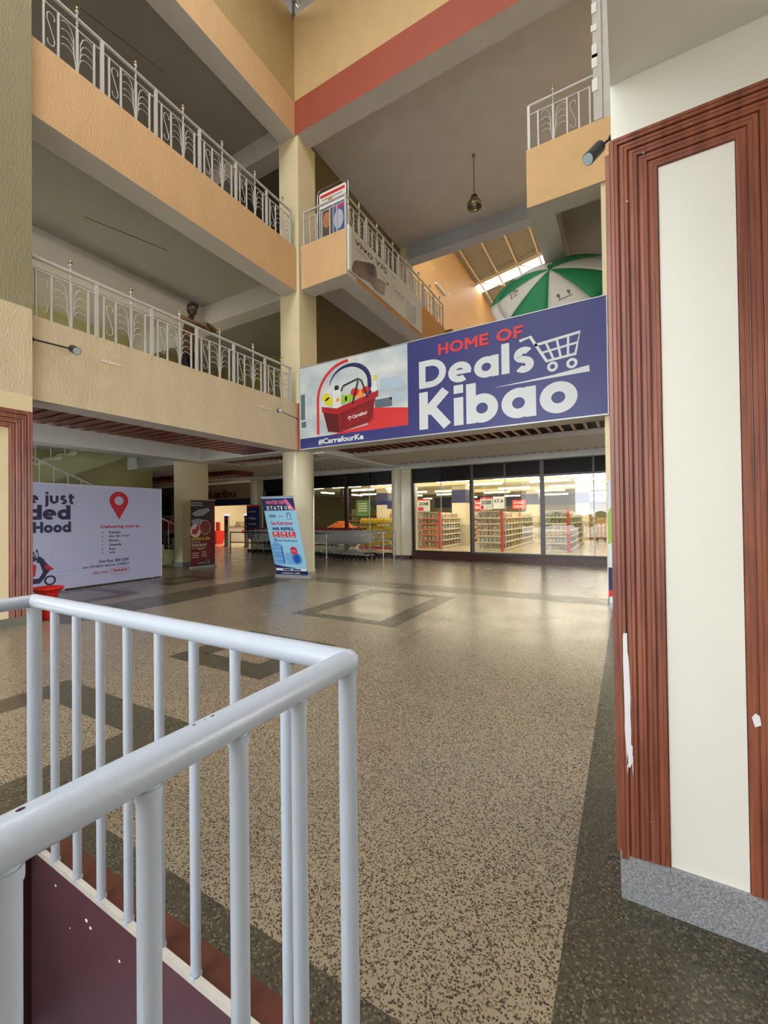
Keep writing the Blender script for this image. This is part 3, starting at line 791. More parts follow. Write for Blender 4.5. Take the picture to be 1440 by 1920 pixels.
# ---- oil display (yellow)
YEL = mat('yellow_plastic', (236, 200, 20), .35)
def jug_mesh():
    s = MB()
    s.lathe([(.001, 0), (.055, 0), (.06, .02), (.06, .15), (.045, .19), (.02, .215), (.02, .23)], n=8, mtx=Matrix.Diagonal((1.25, .9, 1)))
    s.lathe([(.024, .228), (.024, .255), (.0001, .257)], n=8, mi=1)
    s.tube([(.02, 0, .21), (.075, 0, .2), (.08, 0, .13), (.06, 0, .1)], .01, 5)
    o = s.build('tmp', [YEL, mat('red_cap', (200, 40, 36), .4)]); d = o.data; bpy.data.objects.remove(o); return d
JUG = jug_mesh()
o = thing('oil_display_rack', 'open steel display rack full of yellow oil jugs behind the trolleys', 'shelf', (-9.0, 15.9, 0))
for i, z in enumerate((.18, .5, .82, 1.14)):
    s = MB(); s.box(-10.3, -7.55, 15.7, 16.1, z-.02, z); s.build('shelf', [STEEL], o)
for x in (-10.3, -8.95, -7.6):
    s = MB(); s.tube([(x, 16.1, 0), (x, 16.1, 1.5)], .02, 6); s.build('upright', [STEEL], o)
s = MB(); s.box(-10.3, -7.55, 15.66, 15.69, .05, .16); s.build('base_board', [REDP], o)
for i, z in enumerate((.18, .5, .82, 1.14)):
    for k in range(17):
        put(JUG, 'oil_jug', 'bottle', 'yellow oil jug, %s from left on the %s shelf of the yellow display' % (CN[k], ORD[3-i]), 'yellow jugs on the %s display shelf' % ORD[3-i], (-10.22+k*.163, 15.86, z), .5, 1.12)
# ---- fruit stand
o = thing('fruit_stand', 'dark fruit stand piled with oranges behind the trolleys', 'stand', (-12.3, 17.2, 0))
s = MB(); s.box(-13.1, -11.55, 16.9, 17.6, .78, .9); s.build('tray', [BLACK], o)
for x in (-13.0, -11.7):
    s = MB(); s.box(x, x+.08, 17.0, 17.5, 0, .78); s.build('leg', [BLACK], o)
OR = mat('orange_skin', (238, 116, 30), .5, bump=.2)
s = MB(); s.ball((0, 0, .05), .05, 8); t_ = s.build('tmp', [OR]); ORM = t_.data; bpy.data.objects.remove(t_)
for lay in range(4):
    for k in range(15-lay*3):
        for r_ in range(2 if lay else 3):
            put(ORM, 'orange', 'fruit', 'orange in the %s layer of the heap on the fruit stand' % ('bottom', 'second', 'third', 'top')[lay], 'oranges in the %s layer of the heap' % ('bottom', 'second', 'third', 'top')[lay], (-13.0+lay*.14+k*.1+random.uniform(-.01, .01), 17.02+r_*.17+lay*.08, .9+lay*.085))
o = thing('produce_cabinet', 'green signed produce cabinet with red shelf edge behind the oranges', 'cabinet', (-12.4, 20.4, 0))
s = MB(); s.box(-14, -11, 20.6, 21.2, 0, 1.9); s.build('cabinet_body', [mat('cabinet_green', (96, 112, 70), .6)], o)
for z in (.9, 1.25, 1.6):
    s = MB(); s.box(-14, -11, 20.3, 20.62, z-.03, z); s.build('shelf', [SHR], o)
s = MB(); s.box(-13.4, -12.5, 20.2, 20.24, 1.5, 2.4); s.build('sign_board', [mat('green_sign', (92, 140, 70), .5)], o)
s = MB(); fr = Frame((-13.4, 20.195, 1.5), (.9, 0, 0), (0, 0, .9))
for b in (.75, .6, .45, .3): s.rect(fr, .15, .8, b, b+.06, .003)
s.build('print_block', [WHITEP], o)
# ---- far shelves, boxes
def shelfunit(label, x0, x1, y0, y1, body, edge, n=5, top=1.7):
    o = thing('shelf_rack', label, 'shelf', ((x0+x1)/2, (y0+y1)/2, 0))
    s = MB(); s.box(x0, x1, (y0+y1)/2, (y0+y1)/2+.05, 0, top); s.build('back_panel', [SHW], o)
    for k in range(n):
        z = .1+k*(top-.2)/n
        s = MB(); s.box(x0, x1, y0, y1, z-.03, z); s.box(x0, x1, y0-.01, y0, z-.04, z+.01, 1); s.build('shelf', [SHW, edge], o)
        s = MB(); q = random.random
        x = x0+.04
        while x < x1-.12:
            h = .12+.1*q(); s.box(x, x+.13, y0+.04, y0+.2, z, z+h); s.box(x1-.2, x1-.03, y0+.3+(x-x0)*(y1-y0-.4)/(x1-x0), y0+.42+(x-x0)*(y1-y0-.4)/(x1-x0), z, z+h); x += .17
        tag(s.build('stock', [body], o), 'row of mixed packets', kind='stuff')
shelfunit('red edged shelf rack at the far right inside the shop', -2.15, -1.75, 27.3, 33, pk[1], SHR)
shelfunit('cream shelf rack far behind the shop column', -8.6, -6.4, 23.5, 24.5, pk[2], SHR)
shelfunit('long shelf rack along the back between the racks', -5.9, -3.2, 28.5, 29.3, pk[4], SHW)
shelfunit('long shelf rack at the far back left inside the shop', -12.6, -9.0, 28.5, 29.3, pk[0], SHR)
for i in range(2):
    for k in range(6):
        s = MB(); x = -1.36+i*.36; s.box(x, x+.34, 24.6, 25.0, .25+k*.17, .25+k*.17+.16); s.box(x+.1, x+.24, 24.595, 24.6, .3+k*.17, .34+k*.17, 1)
        ob = s.build('carton', [mat('carton', (206, 160, 110), .7), pk[4]])
        tag(ob, 'brown carton in the %s stack on the low pallet, %s from the bottom' % (('left', 'right')[i], ('first', 'second', 'third', 'fourth', 'fifth', 'sixth')[k]), 'box', 'cartons stacked on the pallet')
o = thing('pallet', 'low wooden pallet under the carton stacks in the shop', 'pallet', (-1.0, 24.8, 0))
s = MB(); s.box(-1.45, -.55, 24.5, 25.1, .19, .25); s.build('deck', [WOODS], o)
for x in (-1.42, -1.04, -.66):
    s = MB(); s.box(x, x+.1, 24.52, 25.08, 0, .19); s.build('block', [WOODS], o)

# ================================================================== ENTRANCE
def gate(x, y, label, m):
    o = thing('security_gate', label, 'gate', (x, y, 0))
    s = MB(); s.box(x-.14, x+.14, y-.05, y+.05, 0, 1.6); s.box(x-.17, x+.17, y-.08, y+.08, 0, .06); s.build('panel', [mat('gate_grey', (176, 172, 168), .4)], o)
    s = MB(); s.box(x-.07, x+.12, y-.056, y-.05, .75, 1.58); s.build('poster', [m], o)
    s = MB(); fr = Frame((x-.07, y-.057, .75), (.19, 0, 0), (0, 0, .83))
    for b in (.08, .22, .34, .8): s.rect(fr, .15, .85, b, b+.06, .002)
    s.build('print_block', [WHITEP], o)
    s = MB(); s.box(x-.15, x+.15, y-.06, y+.06, 1.6, 1.66); s.build('light_cap', [mat('violet_light', (120, 110, 255), .4, emit=2.5)], o)
gate(-18.03, 15.0, 'left security gate at the shop entrance with a dark red poster', mat('dark_red_poster', (96, 34, 30), .5))
gate(-16.55, 15.0, 'right security gate at the shop entrance with a dark green poster', mat('dark_green_poster', (56, 76, 64), .5))
o = thing('bakery_counter', 'white bakery counter front with a picture of bread seen through the entrance', 'counter', (-19.3, 18.2, 0))
s = MB(); s.box(-21.5, -17.6, 18.0, 18.8, 0, .92); s.build('counter_body', [WHITEP], o)
s = MB(); s.box(-21.55, -17.55, 17.95, 18.85, .92, .97); s.build('worktop', [STEEL], o)
s = MB(); fr = Frame((-21.5, 17.99, 0), (1, 0, 0), (0, 0, 1)); s.disc(fr, 2.75, .5, .22, .12); s.disc(fr, 2.4, .3, .4, .06); s.build('bread_picture', [mat('bread', (196, 120, 60), .6)], o)
s = MB(); s.rect(fr, 1.2, 1.7, .55, .75); s.build('print_block', [REDP], o)
for i, x in enumerate((-20.9, -20.0, -19.1, -18.3)):
    o = thing('food_display', 'small %s on the bakery counter' % ('glass case of pastries at the left end', 'round glass cake dome', 'second round cake dome', 'tiered basket of rolls at the right end')[i], 'display', (x, 18.4, .97))
    s = MB()
    if i in (1, 2): s.lathe([(.2, .97), (.2, 1.12), (.14, 1.27), (.001, 1.3)], (x, 18.4, 0), 14)
    else:
        for k in range(3): s.box(x-.25+.05*k, x+.25-.05*k, 18.2, 18.6, .97+.1*k, 1.05+.1*k)
    s.build('case', [mat('cake_case', (150, 140, 110), .3)], o)
    s = MB(); s.ball((x, 18.4, 1.34), .03, 8); s.build('knob', [STEEL], o)
# red trolley baskets by the entrance
REDPL = mat('red_plastic', (226, 42, 34), .35)
o = thing('basket_stacker', 'bright red basket stand beside the sauna banner at the entrance', 'basket stand', (-20.4, 16.4, 0))
s = MB(); s.add([(-20.7, 16.1, .12), (-20.25, 16.1, .12), (-20.25, 16.6, .12), (-20.7, 16.6, .12), (-20.8, 16.0, .75), (-20.1, 16.0, .75), (-20.1, 16.7, .75), (-20.8, 16.7, .75)], [(0, 3, 2, 1), (4, 5, 6, 7), (0, 1, 5, 4), (1, 2, 6, 5), (2, 3, 7, 6), (3, 0, 4, 7)])
s.box(-20.7, -20.25, 16.12, 16.58, 0, .12); s.build('basket', [REDPL], o)
s = MB(); s.box(-20.78, -20.5, 16.5, 16.6, .75, 1.25); s.build('back_board', [REDPL], o)
# KARIBU sign
o = thing('karibu_sign', 'dark red raised letters reading Karibu on the grey wall over the entrance', 'sign', (-17.8, 14.49, 2.45))
s = MB(); fr = Frame((0, 14.49, 0), (1, 0, 0), (0, 0, 1))
for off in (.0, .03): strokes(s, fr, 'Karibu', -18.85, 2.5, 2.1, .27, off, 0, .25, .12)
s.build('letters', [mat('dark_red_letters', (96, 22, 26), .4)], o)
# navy opening-hours board on the column
o = thing('hours_board', 'navy board with red top strip on the column beside the entrance', 'sign', (-13.9, 13.2, 1.0))
s = MB(); s.box(-14.35, -13.6, 13.0, 13.04, .55, 2.02); s.box(-14.35, -13.6, 12.99, 13.0, 1.93, 2.02, 1); s.build('board', [NAVY, REDP], o)
s = MB(); fr = Frame((-14.35, 12.995, 0), (1, 0, 0), (0, 0, 1))
for t, b in (('ng hours', 1.68), ('7:00am', 1.4), ('to 9pm', 1.15)): text(s, fr, t, .12, b, .45, .1, .006)
s.build('lettering', [WHITEP], o)
# ================================================================== BIG BANNER
o = thing('deals_banner', 'wide blue and white hanging banner reading HOME OF Deals Kibao across the hall', 'banner', (-3.75, 8.36, 3.2))
s = MB(); s.box(-7.25, -.25, 8.355, 8.397, 3.21, 5.285); s.build('panel', [BLUEP], o)
s = MB()
for a in ((-7.25, -.25, 8.345, 8.40, 3.19, 3.212), (-7.25, -.25, 8.345, 8.40, 5.283, 5.30), (-7.262, -7.245, 8.345, 8.4, 3.19, 5.3), (-.255, -.24, 8.345, 8.4, 3.19, 5.3)): s.box(*a)
s.build('frame', [mat('silver_frame', (190, 192, 196), .4, metal=.4)], o)
fr = Frame((0, 8.355, 0), (1, 0, 0), (0, 0, 1))
s = MB(); s.rect(fr, -7.245, -4.15, 3.47, 5.28, .002)
m_ = mat('blurred_shop_photo', (222, 228, 226), .45, vary=.2, vscale=1.6, stretch=(.7, 1, 1.2), col2=(170, 186, 196))
s.build('photo_background', [m_], o)
s = MB()
for a, b, c, d in ((-7.22, -7.08, 3.95, 4.6), (-7.2, -7.05, 3.75, 3.9), (-5.0, -4.55, 3.95, 4.15)): s.rect(fr, a, b, c, d, .003)
s.build('photo_dark_shapes', [mat('photo_slate', (92, 108, 122), .5)], o)
s = MB()
for a, b, c, d in ((-4.85, -4.3, 4.35, 4.6), (-7.0, -6.85, 4.3, 4.5), (-4.6, -4.2, 4.1, 4.25)): s.rect(fr, a, b, c, d, .003)
s.build('photo_blue_shapes', [mat('photo_blue', (176, 198, 214), .5)], o)
s = MB(); s.poly(fr, [(-5.2, 4.0), (-4.15, 3.86), (-4.15, 3.47), (-6.3, 3.47), (-5.2, 3.6)], .004); s.build('red_carpet', [REDP], o)
s = MB(); ribs2(s, fr, [(-6.66, 3.52), (-6.66, 4.35)]+[(-6.66+.93*(1-math.cos(t)), 4.35+.86*math.sin(t)) for t in [i*PI/2/14 for i in range(1, 15)]], .075, .008); s.build('red_arc', [REDP], o)
s = MB(); pts = [(-5.72-.58*math.cos(t), 4.62+.47*math.sin(t)) for t in [.15+i*(PI-.1)/18 for i in range(19)]]+[(-5.14, 4.3)]
for i in range(len(pts)-1):
    w0 = .02+.09*min(1, i/12); w1 = .02+.09*min(1, (i+1)/12)
    q = ribbon([pts[i], pts[i+1]], 1)[0]
    mid0, mid1 = pts[i], pts[i+1]
    L0 = [(mid0[0]+(q[0][0]-mid0[0])*w0, mid0[1]+(q[0][1]-mid0[1])*w0), (mid0[0]+(q[1][0]-mid0[0])*w0, mid0[1]+(q[1][1]-mid0[1])*w0), (mid1[0]+(q[2][0]-mid1[0])*w1, mid1[1]+(q[2][1]-mid1[1])*w1), (mid1[0]+(q[3][0]-mid1[0])*w1, mid1[1]+(q[3][1]-mid1[1])*w1)]
    s.poly(fr, L0, .005)
s.build('blue_arc', [NAVY], o)
# pictured basket with groceries
BR = mat('basket_red', (150, 26, 34), .45); BRD = mat('basket_shadow', (96, 14, 22), .5)
s = MB()
for cx, cy, r, mi in ((-6.42, 4.42, .12, 0), (-6.3, 4.3, .14, 0), (-5.72, 4.3, .12, 1), (-5.55, 4.42, .12, 3), (-5.42, 4.36, .13, 2), (-5.25, 4.42, .11, 3), (-5.9, 4.3, .13, 1), (-5.02, 4.42, .09, 4)):
    s.disc(fr, cx, cy, r, r*.8, .006+mi*.0004, mi)
s.rect(fr, -6.2, -5.95, 4.1, 4.55, .0085, 4); s.rect(fr, -6.14, -6.02, 4.55, 4.66, .0085, 5); s.disc(fr, -6.05, 4.3, .05, off=.009, mi=2)
s.rect(fr, -5.02, -4.96, 4.3, 4.62, .0085, 4); s.rect(fr, -5.03, -4.95, 4.6, 4.72, .009, 0)
s.build('pictured_groceries', [mat('banana_yellow', (222, 214, 40), .5), mat('pear_green', (150, 200, 50), .5), mat('fruit_orange', (240, 160, 60), .5), mat('apple_red', (206, 40, 36), .5), WHITEP, BK], o)
s = MB()
s.poly(fr, [(-6.5, 4.08), (-6.05, 3.98), (-6.0, 3.5), (-6.35, 3.56)], .010, 1)
s.poly(fr, [(-6.05, 3.98), (-4.98, 4.2), (-5.12, 3.66), (-6.0, 3.5)], .010, 0)
for k in range(17):
    x = -5.95+k*.055; yb = 3.56+k*.0092; yt = 3.98+k*.0115
    if 4 <= k <= 11:
        s.poly(fr, [(x, yb), (x+.02, yb), (x+.02, yb+.08), (x, yb+.08)], .0115, 1); s.poly(fr, [(x, yt-.08), (x+.02, yt-.08), (x+.02, yt), (x, yt)], .0115, 1)
    else: s.poly(fr, [(x, yb), (x+.02, yb), (x+.02, yt), (x, yt)], .0115, 1)
s.poly(fr, [(-6.54, 4.2), (-6.08, 4.1), (-4.9, 4.36), (-4.91, 4.22), (-6.06, 3.95), (-6.53, 4.06)], .0125, 2)
s.poly(fr, [(-5.78, 3.9), (-5.15, 4.02), (-5.2, 3.78), (-5.8, 3.64)], .0125, 0)
s.build('pictured_basket', [BR, BRD, mat('basket_rim', (176, 36, 42), .4)], o)
s = MB(); ribs2(s, fr, [(-5.95, 4.5), (-5.88, 4.62), (-5.45, 4.72), (-5.36, 4.66), (-5.18, 4.22)], .04, .0135); ribs2(s, fr, [(-5.45, 4.68), (-5.62, 4.14)], .045, .0135); s.build('pictured_handle', [BK], o)
s = MB(); text(s, Frame((0, 8.355, 0), (1, 0, .16), (0, 0, 1)), 'Carrefour', -5.62, 3.79+5.62*.16, .42, .085, .0145, bold=.03)
ribs2(s, fr, arc(-5.7, 3.81, .045, -10, 190, 8), .02, .0145); s.rect(fr, -5.71, -5.69, 3.76, 3.82, .0145); s.build('basket_lettering', [WHITEP], o)
s = MB(); text(s, fr, '#CarrefourKe', -6.66, 3.262, 1.34, .15, .004, bold=.03); s.build('hashtag_lettering', [WHITEP], o)
s = MB(); strokes(s, fr, 'HOME OF', -3.42, 4.865, 1.76, .168, .004, 0, .30, .16); s.build('red_lettering', [REDP], o)
LW = mat('banner_white', (214, 220, 224), .4)
s = MB(); strokes(s, fr, 'Deals', -3.87, 4.215, 2.4, .42, .004, 0, .31, .12); s.build('white_lettering', [LW], o)
s = MB(); strokes(s, fr, 'Kibao', -3.87, 3.325, 3.13, .575, .004, 0, .32, .12); s.build('white_lettering', [LW], o)
s = MB(); s.poly(fr, [(-2.2, 3.985), (-.54, 4.075), (-.53, 4.0), (-2.2, 3.98)][::-1], .005)
s.poly(fr, [(-1.5, 4.0), (-.54, 4.115), (-.53, 4.0)], .0052); s.build('underline', [LW], o)
s = MB()
ribs2(s, fr, [(-1.74, 4.8), (-1.54, 4.84), (-1.25, 4.32), (-.76, 4.36), (-.68, 4.74), (-1.46, 4.66)], .055, .005)
for k in range(1, 4):
    t = k/4; ribs2(s, fr, [(-1.46+.78*t, 4.66+.08*t), (-1.25+.49*t, 4.32+.04*t)], .04, .0052)
ribs2(s, fr, [(-1.36, 4.49), (-.71, 4.56)], .04, .0054)
for cx in (-1.15, -.82): ribs2(s, fr, arc(cx, 4.2, .07, 0, 360, 18), .05, .005)
s.build('cart_logo', [LW], o)

# ================================================================== PHONE BANNER on the gallery
GB = mat('grey_banner', (196, 194, 182), .5, vary=.03)
o = thing('phone_banner', 'long grey banner with phones reading vivo V70 tied to the second floor balcony edge', 'banner', (-5.76, 10.6, 7.45))
s = MB(); s.box(-5.79, -5.755, 8.56, 12.7, 7.46, 8.56); s.build('sheet', [GB], o)
s = MB(); s.box(-5.80, -5.75, 8.46, 8.57, 7.47, 8.58); s.build('white_edge', [WHITEP], o)
frv = Frame((-5.755, 0, 0), (0, 1, 0), (0, 0, 1))
s = MB()
def vtext(t, y0, z0, w_, h_, off=.004): text(s, frv, t, y0, z0, w_, h_, off, bold=.0)
text(s, frv, 'vivo', 8.72, 8.25, .86, .17, .004, bold=.01); text(s, frv, 'V70', 9.71, 8.25, .62, .17, .004, bold=.01)
s.rect(frv, 8.78, 9.3, 8.15, 8.165, .004); s.rect(frv, 9.95, 10.3, 8.08, 8.09, .004); s.rect(frv, 10.33, 10.42, 7.98, 8.05, .004)
s.build('lettering', [BK], o)
s = MB(); text(s, frv, 'CAMON', 10.66, 8.0, .76, .1, .004); s.rect(frv, 10.7, 11.4, 7.93, 7.945, .004); s.rect(frv, 10.66, 10.9, 8.38, 8.42, .004)
s.build('pale_lettering', [mat('mid_grey_print', (140, 140, 134), .5)], o)
PH = mat('phone_bronze', (132, 108, 90), .35, vary=.2, vscale=1.4, col2=(84, 58, 52))
s = MB(); s.poly(frv, [(8.56, 7.5), (8.66, 7.76), (8.78, 7.86), (9.62, 8.2), (9.74, 8.17), (9.8, 7.98), (9.72, 7.72), (9.5, 7.62), (8.95, 7.5)], .004)
s.poly(frv, [(9.2, 7.66), (9.76, 7.9), (10.2, 8.0), (10.28, 7.95), (10.2, 7.62), (10.08, 7.56), (9.7, 7.52)], .003)
s.build('phone_picture', [PH], o)
s = MB(); s.poly(frv, [(9.3, 8.05), (9.34, 8.1), (9.62, 8.14), (9.66, 8.1), (9.62, 7.86), (9.56, 7.82), (9.36, 7.82), (9.3, 7.86)], .006); s.build('camera_picture', [mat('camera_dark', (48, 36, 38), .3)], o)
s = MB()
for a, b in ((9.41, 8.02), (9.41, 7.9), (9.54, 7.98)): s.disc(frv, a, b, .045, off=.008)
s.build('lens_picture', [mat('lens_grey', (92, 78, 76), .3)], o)
s = MB(); s.poly(frv, [(11.55, 8.12), (11.9, 8.08), (12.25, 8.14), (12.22, 7.6), (12.1, 7.52), (11.6, 7.52)], .004); s.build('pale_phone_picture', [mat('pale_phone', (150, 156, 148), .4)], o)
s = MB(); s.rect(frv, 10.585, 10.595, 7.47, 8.55, .0035); s.build('seam', [mat('mid_grey_print', (140, 140, 134), .5)], o)

# ================================================================== POSTER STAND on the second floor
o = thing('poster_stand', 'rounded clear frame poster stand with red heading behind the second floor corner railing', 'poster stand', (-6.45, 8.75, 8.35))
fs = Frame((-6.93, 8.75, 8.36), (1, 0, 0), (0, 0, 1))
def rrect(w_, h_, r, off=0):
    p = []
    for cx, cy, d in ((w_-r, h_-r, 0), (r, h_-r, 90), (r, r, 180), (w_-r, r, 270)): p += arc(cx, cy, r, d, d+90, 6)
    return [(a+off, b+off) for a, b in p]
s = MB(); s.tube([fs.p(a, b) for a, b in rrect(.98, 1.66, .14)], .012, 6, closed=True); s.build('tube_frame', [CHROME], o)
s = MB(); s.slab(fs, rrect(.86, 1.5, .06, .06), -.004, .004); s.build('sheet', [WHITEP], o)
s = MB(); s.rect(fs, .1, .88, 1.42, 1.5, .006, 0); s.rect(fs, .16, .8, 1.34, 1.37, .006, 1); s.disc(fs, .42, 1.3, .07, .08, .0065, 2)
s.rect(fs, .09, .5, .3, 1.14, .006, 3); s.rect(fs, .52, .89, .3, 1.14, .006, 4); s.rect(fs, .09, .4, .1, .28, .006, 5); s.disc(fs, .3, .8, .12, .2, .007, 2); s.disc(fs, .68, .7, .15, .25, .007, 6)
s.rect(fs, .56, .85, .98, 1.1, .007, 7)
s.build('print', [REDP, mat('mid_grey_print', (140, 140, 134)), mat('tan_print', (196, 130, 90), .5), mat('grey_photo', (92, 84, 84), .5), mat('blue_photo', (70, 96, 150), .5), mat('wine_print', (128, 20, 40), .5), mat('lilac_print', (190, 200, 220), .5), mat('magenta_print', (190, 60, 130), .5)], o)
s = MB()
for x in (-6.85, -6.05): s.box(x-.02, x+.02, 8.5+.05, 8.95, 8.35, 8.38)
s.build('foot', [STEEL], o)

# ================================================================== DELIVERY BANNER (left)
XB = -10.16
LILAC = mat('white_fabric', (196, 200, 238), .7, bump=.25, bscale=2.2)
o = thing('delivery_banner', 'big white fabric banner listing delivery areas beside the left pillar', 'banner', (XB, 4.4, 0))
s = MB(); s.box(XB-.28, XB, 2.2, 6.44, .03, 2.2); s.build('fabric', [LILAC], o)
s = MB()
for y in (2.2, 6.44): s.tube([(XB-.01, y, .01), (XB-.01, y, 2.21)], .018, 8)
s.tube([(XB-.01, 2.2, 2.205), (XB-.01, 6.44, 2.205)], .014, 8); s.build('hem', [mat('bright_hem', (222, 226, 246), .5)], o)
s = MB()
for y in (2.5, 4.3, 6.2): s.box(XB-.4, XB+.0, y-.03, y+.03, 0, .03)
s.build('foot', [STEEL], o)
fb = Frame((XB, 0, 0), (0, 1, 0), (0, 0, 1))
DKN = mat('dark_navy_ink', (28, 24, 72), .5); REDI = mat('crimson_ink', (196, 26, 50), .5)
s = MB()
strokes(s, fb, "e just", 3.72, 1.80, .79, .16, .004, 0, .32, .16)
strokes(s, fb, 've', 3.52, 1.80, .35, .16, .0045, 0, .32, .12)
strokes(s, fb, 'nded', 3.46, 1.47, .97, .21, .004, 0, .34, .1)
strokes(s, fb, 'r', 3.62, 1.205, .09, .155, .004, 0, .34, .1); strokes(s, fb, 'Hood', 3.79, 1.205, .65, .158, .004, 0, .34, .1)
s.build('headline_lettering', [DKN], o)
s = MB()
for t, z in (('Kamulu', 1.14), ('New Njiru Town', 1.045), ('Mihango', .95), ('Utawala', .86), ('Ruai', .765), ('Joska', .68)):
    text(s, fb, t, 5.2, z, None, .06, .004, bold=.015); s.disc(fb, 5.06, z+.03, .012, off=.004)
text(s, fb, 'Get Kes 300 OFF', 4.98, .5, .66, .062, .004, bold=.02); text(s, fb, 'on Orders above 3,000/=', 4.67, .395, .98, .068, .004, bold=.015)
s.build('small_lettering', [DKN], o)
s = MB(); text(s, fb, 'Delivering now in:', 5.03, 1.25, .87, .085, .004, bold=.03); text(s, fb, 'USE CODE:', 4.86, .26, .32, .05, .004); text(s, fb, 'WARIS', 5.27, .26, .33, .065, .004, bold=.03)
ribs2(s, fb, [(a+5.23, b+.22) for a, b in rrect(.4, .13, .03)+[rrect(.4, .13, .03)[0]]], .008, .004)
s.build('red_lettering', [REDI], o)
s = MB(); pin = arc(5.42, 1.89, .21, -25, 205, 20)+[(5.42, 1.46)]
s.poly(fb, pin, .004, 0); s.disc(fb, 5.42, 1.89, .1, off=.006, mi=1); s.build('location_pin', [REDI, LILAC], o)
# pictured scooter
s = MB()
ribs2(s, fb, arc(4.07, .24, .085, 0, 360, 20), .035, .005)
s.poly(fb, [(3.5, .32), (3.88, .3), (3.95, .42), (3.9, .58), (3.86, .68), (3.95, .68), (4.1, .48), (4.02, .38), (3.98, .3), (3.9, .2), (3.5, .2)], .004)
s.poly(fb, [(3.6, .8), (3.8, .76), (3.86, .68), (3.8, .64), (3.6, .68)], .005); s.poly(fb, [(3.84, .62), (3.86, .72), (3.9, .74), (3.98, .66), (3.92, .6)], .006)
ribs2(s, fb, [(3.86, .7), (3.8, .8)], .014, .006); ribs2(s, fb, [(3.88, .72), (3.86, .83)], .014, .006); s.disc(fb, 3.79, .81, .02, .03, .006); s.disc(fb, 3.85, .85, .018, .03, .006)
s.poly(fb, [(3.72, .12), (3.95, .1), (4.0, .07), (3.8, .08)], .004)
s.build('scooter_picture', [DKN], o)
s = MB(); s.poly(fb, [(3.55, .62), (3.76, .62), (3.84, .56), (3.82, .36), (3.7, .28), (3.6, .3)], .0055); s.poly(fb, [(4.0, .58), (4.14, .46), (4.06, .44), (3.98, .5)], .0065); s.poly(fb, [(3.55, 1.02), (3.64, 1.0), (3.62, .86), (3.55, .86)], .005); s.build('scooter_red_picture', [REDI], o)
s = MB(); gl_ = mat('faint_lilac_line', (160, 162, 190), .6)
for a in ([(3.95, .74), (3.95, .78), (4.1, .78), (4.1, .5)], [(4.18, .46), (4.3, .46), (4.3, .52), (4.18, .52), (4.18, .46)], [(4.22, .52), (4.22, .58), (4.3, .58)], [(4.15, .3), (4.35, .3)], [(3.68, .9), (3.78, .9), (3.78, .98), (3.7, .98)], [(4.2, .38), (4.5, .41), (5.0, .44), (6.3, .55)]): ribs2(s, fb, a, .006, .003)
s.build('skyline_picture', [gl_], o)

# red tub behind the left pillar
o = thing('red_tub', 'red flared plastic tub on the floor behind the left pillar moulding', 'tub', (-7.5, 2.98, 0))
s = MB(); s.lathe([(.10, 0), (.11, .02), (.125, .36), (.185, .43), (.19, .43), (.19, .46), (.18, .46), (.11, .38), (.001, .38)], (-7.5, 2.98, 0), 24)
s.build('body', [REDPL], o)
s = MB(); s.tube([(-7.5+.19*math.cos(t), 2.98+.19*math.sin(t), .45) for t in [2*PI*i/24 for i in range(24)]], .012, 6, closed=True); s.build('rim', [REDPL], o)

# ================================================================== ROLL-UP STANDS
def rollup(name, label, fr, w_, h_, base_m, prints):
    o = thing(name, label, 'roll-up banner', tuple(fr.p(w_/2, 0, 0)))
    s = MB(); s.slab(fr, [(.02, .07), (w_-.02, .07), (w_-.02, h_), (.02, h_)], -.006, 0); s.build('sheet', [base_m], o)
    s = MB(); s.slab(Frame(fr.o, fr.r, (0, 0, 1)), [(0, 0), (w_, 0), (w_-.01, .05), (w_-.03, .075), (.03, .075), (.01, .05)], -.07, .07); s.build('base', [mat('silver_cassette', (186, 188, 194), .3, metal=.6)], o)
    s = MB(); s.slab(fr, [(0, h_-.005), (w_, h_-.005), (w_, h_+.025), (0, h_+.025)], -.015, .01); s.build('top_rail', [MATS['silver_cassette']], o)
    s = MB(); s.tube([fr.p(w_/2, .05, -.03), fr.p(w_/2, h_, -.03)], .012, 6); s.build('pole', [STEEL], o)
    for nm, ms, fn in prints:
        s = MB(); fn(s, fr); s.build(nm, ms, o)
    return o
SKYB = mat('sky_blue_print', (150, 206, 234), .4); DNV = mat('deep_navy_print', (30, 40, 92), .4)
PINK = mat('pink_print', (226, 110, 150), .45)
fw1 = Frame((-7.5, 7.72, 0), (.985, .14, 0), (-.13, -.13, 1))
def p_head(s, f):
    s.poly(f, [(.02, 1.63), (.93, 1.63), (.93, 1.92), (.02, 1.92)], .003)
def p_foot(s, f):
    s.poly(f, [(.02, .32), (.3, .27), (.6, .24), (.93, .14), (.93, .2), (.93, .07), (.02, .07)], .003)
def p_pink(s, f): s.poly(f, [(.78, 1.635), (.93, 1.635), (.72, 1.9), (.66, 1.9)], .0035); text(s, f, 'WATER REFILL', .12, 1.78, .68, .09, .005, bold=.03)
def p_white(s, f):
    x = .12
    for ch in 'STATION': text(s, f, ch, x, 1.65, .04 if ch == 'I' else .075, .09, .005, bold=.03); x += .103
    s.rect(f, .04, .91, .17, .225, .005); text(s, f, 'customer refill', .2, .1, .5, .03, .005)
def p_red(s, f):
    text(s, f, 'Get Refreshed', .15, 1.28, .62, .09, .005, bold=.02)
    for x in (.14, .37, .6): s.rect(f, x, x+.2, .98, 1.12, .004)
    s.disc(f, .66, .66, .1, off=.006); text(s, f, 'Bica', .43, 1.475, .12, .03, .005)
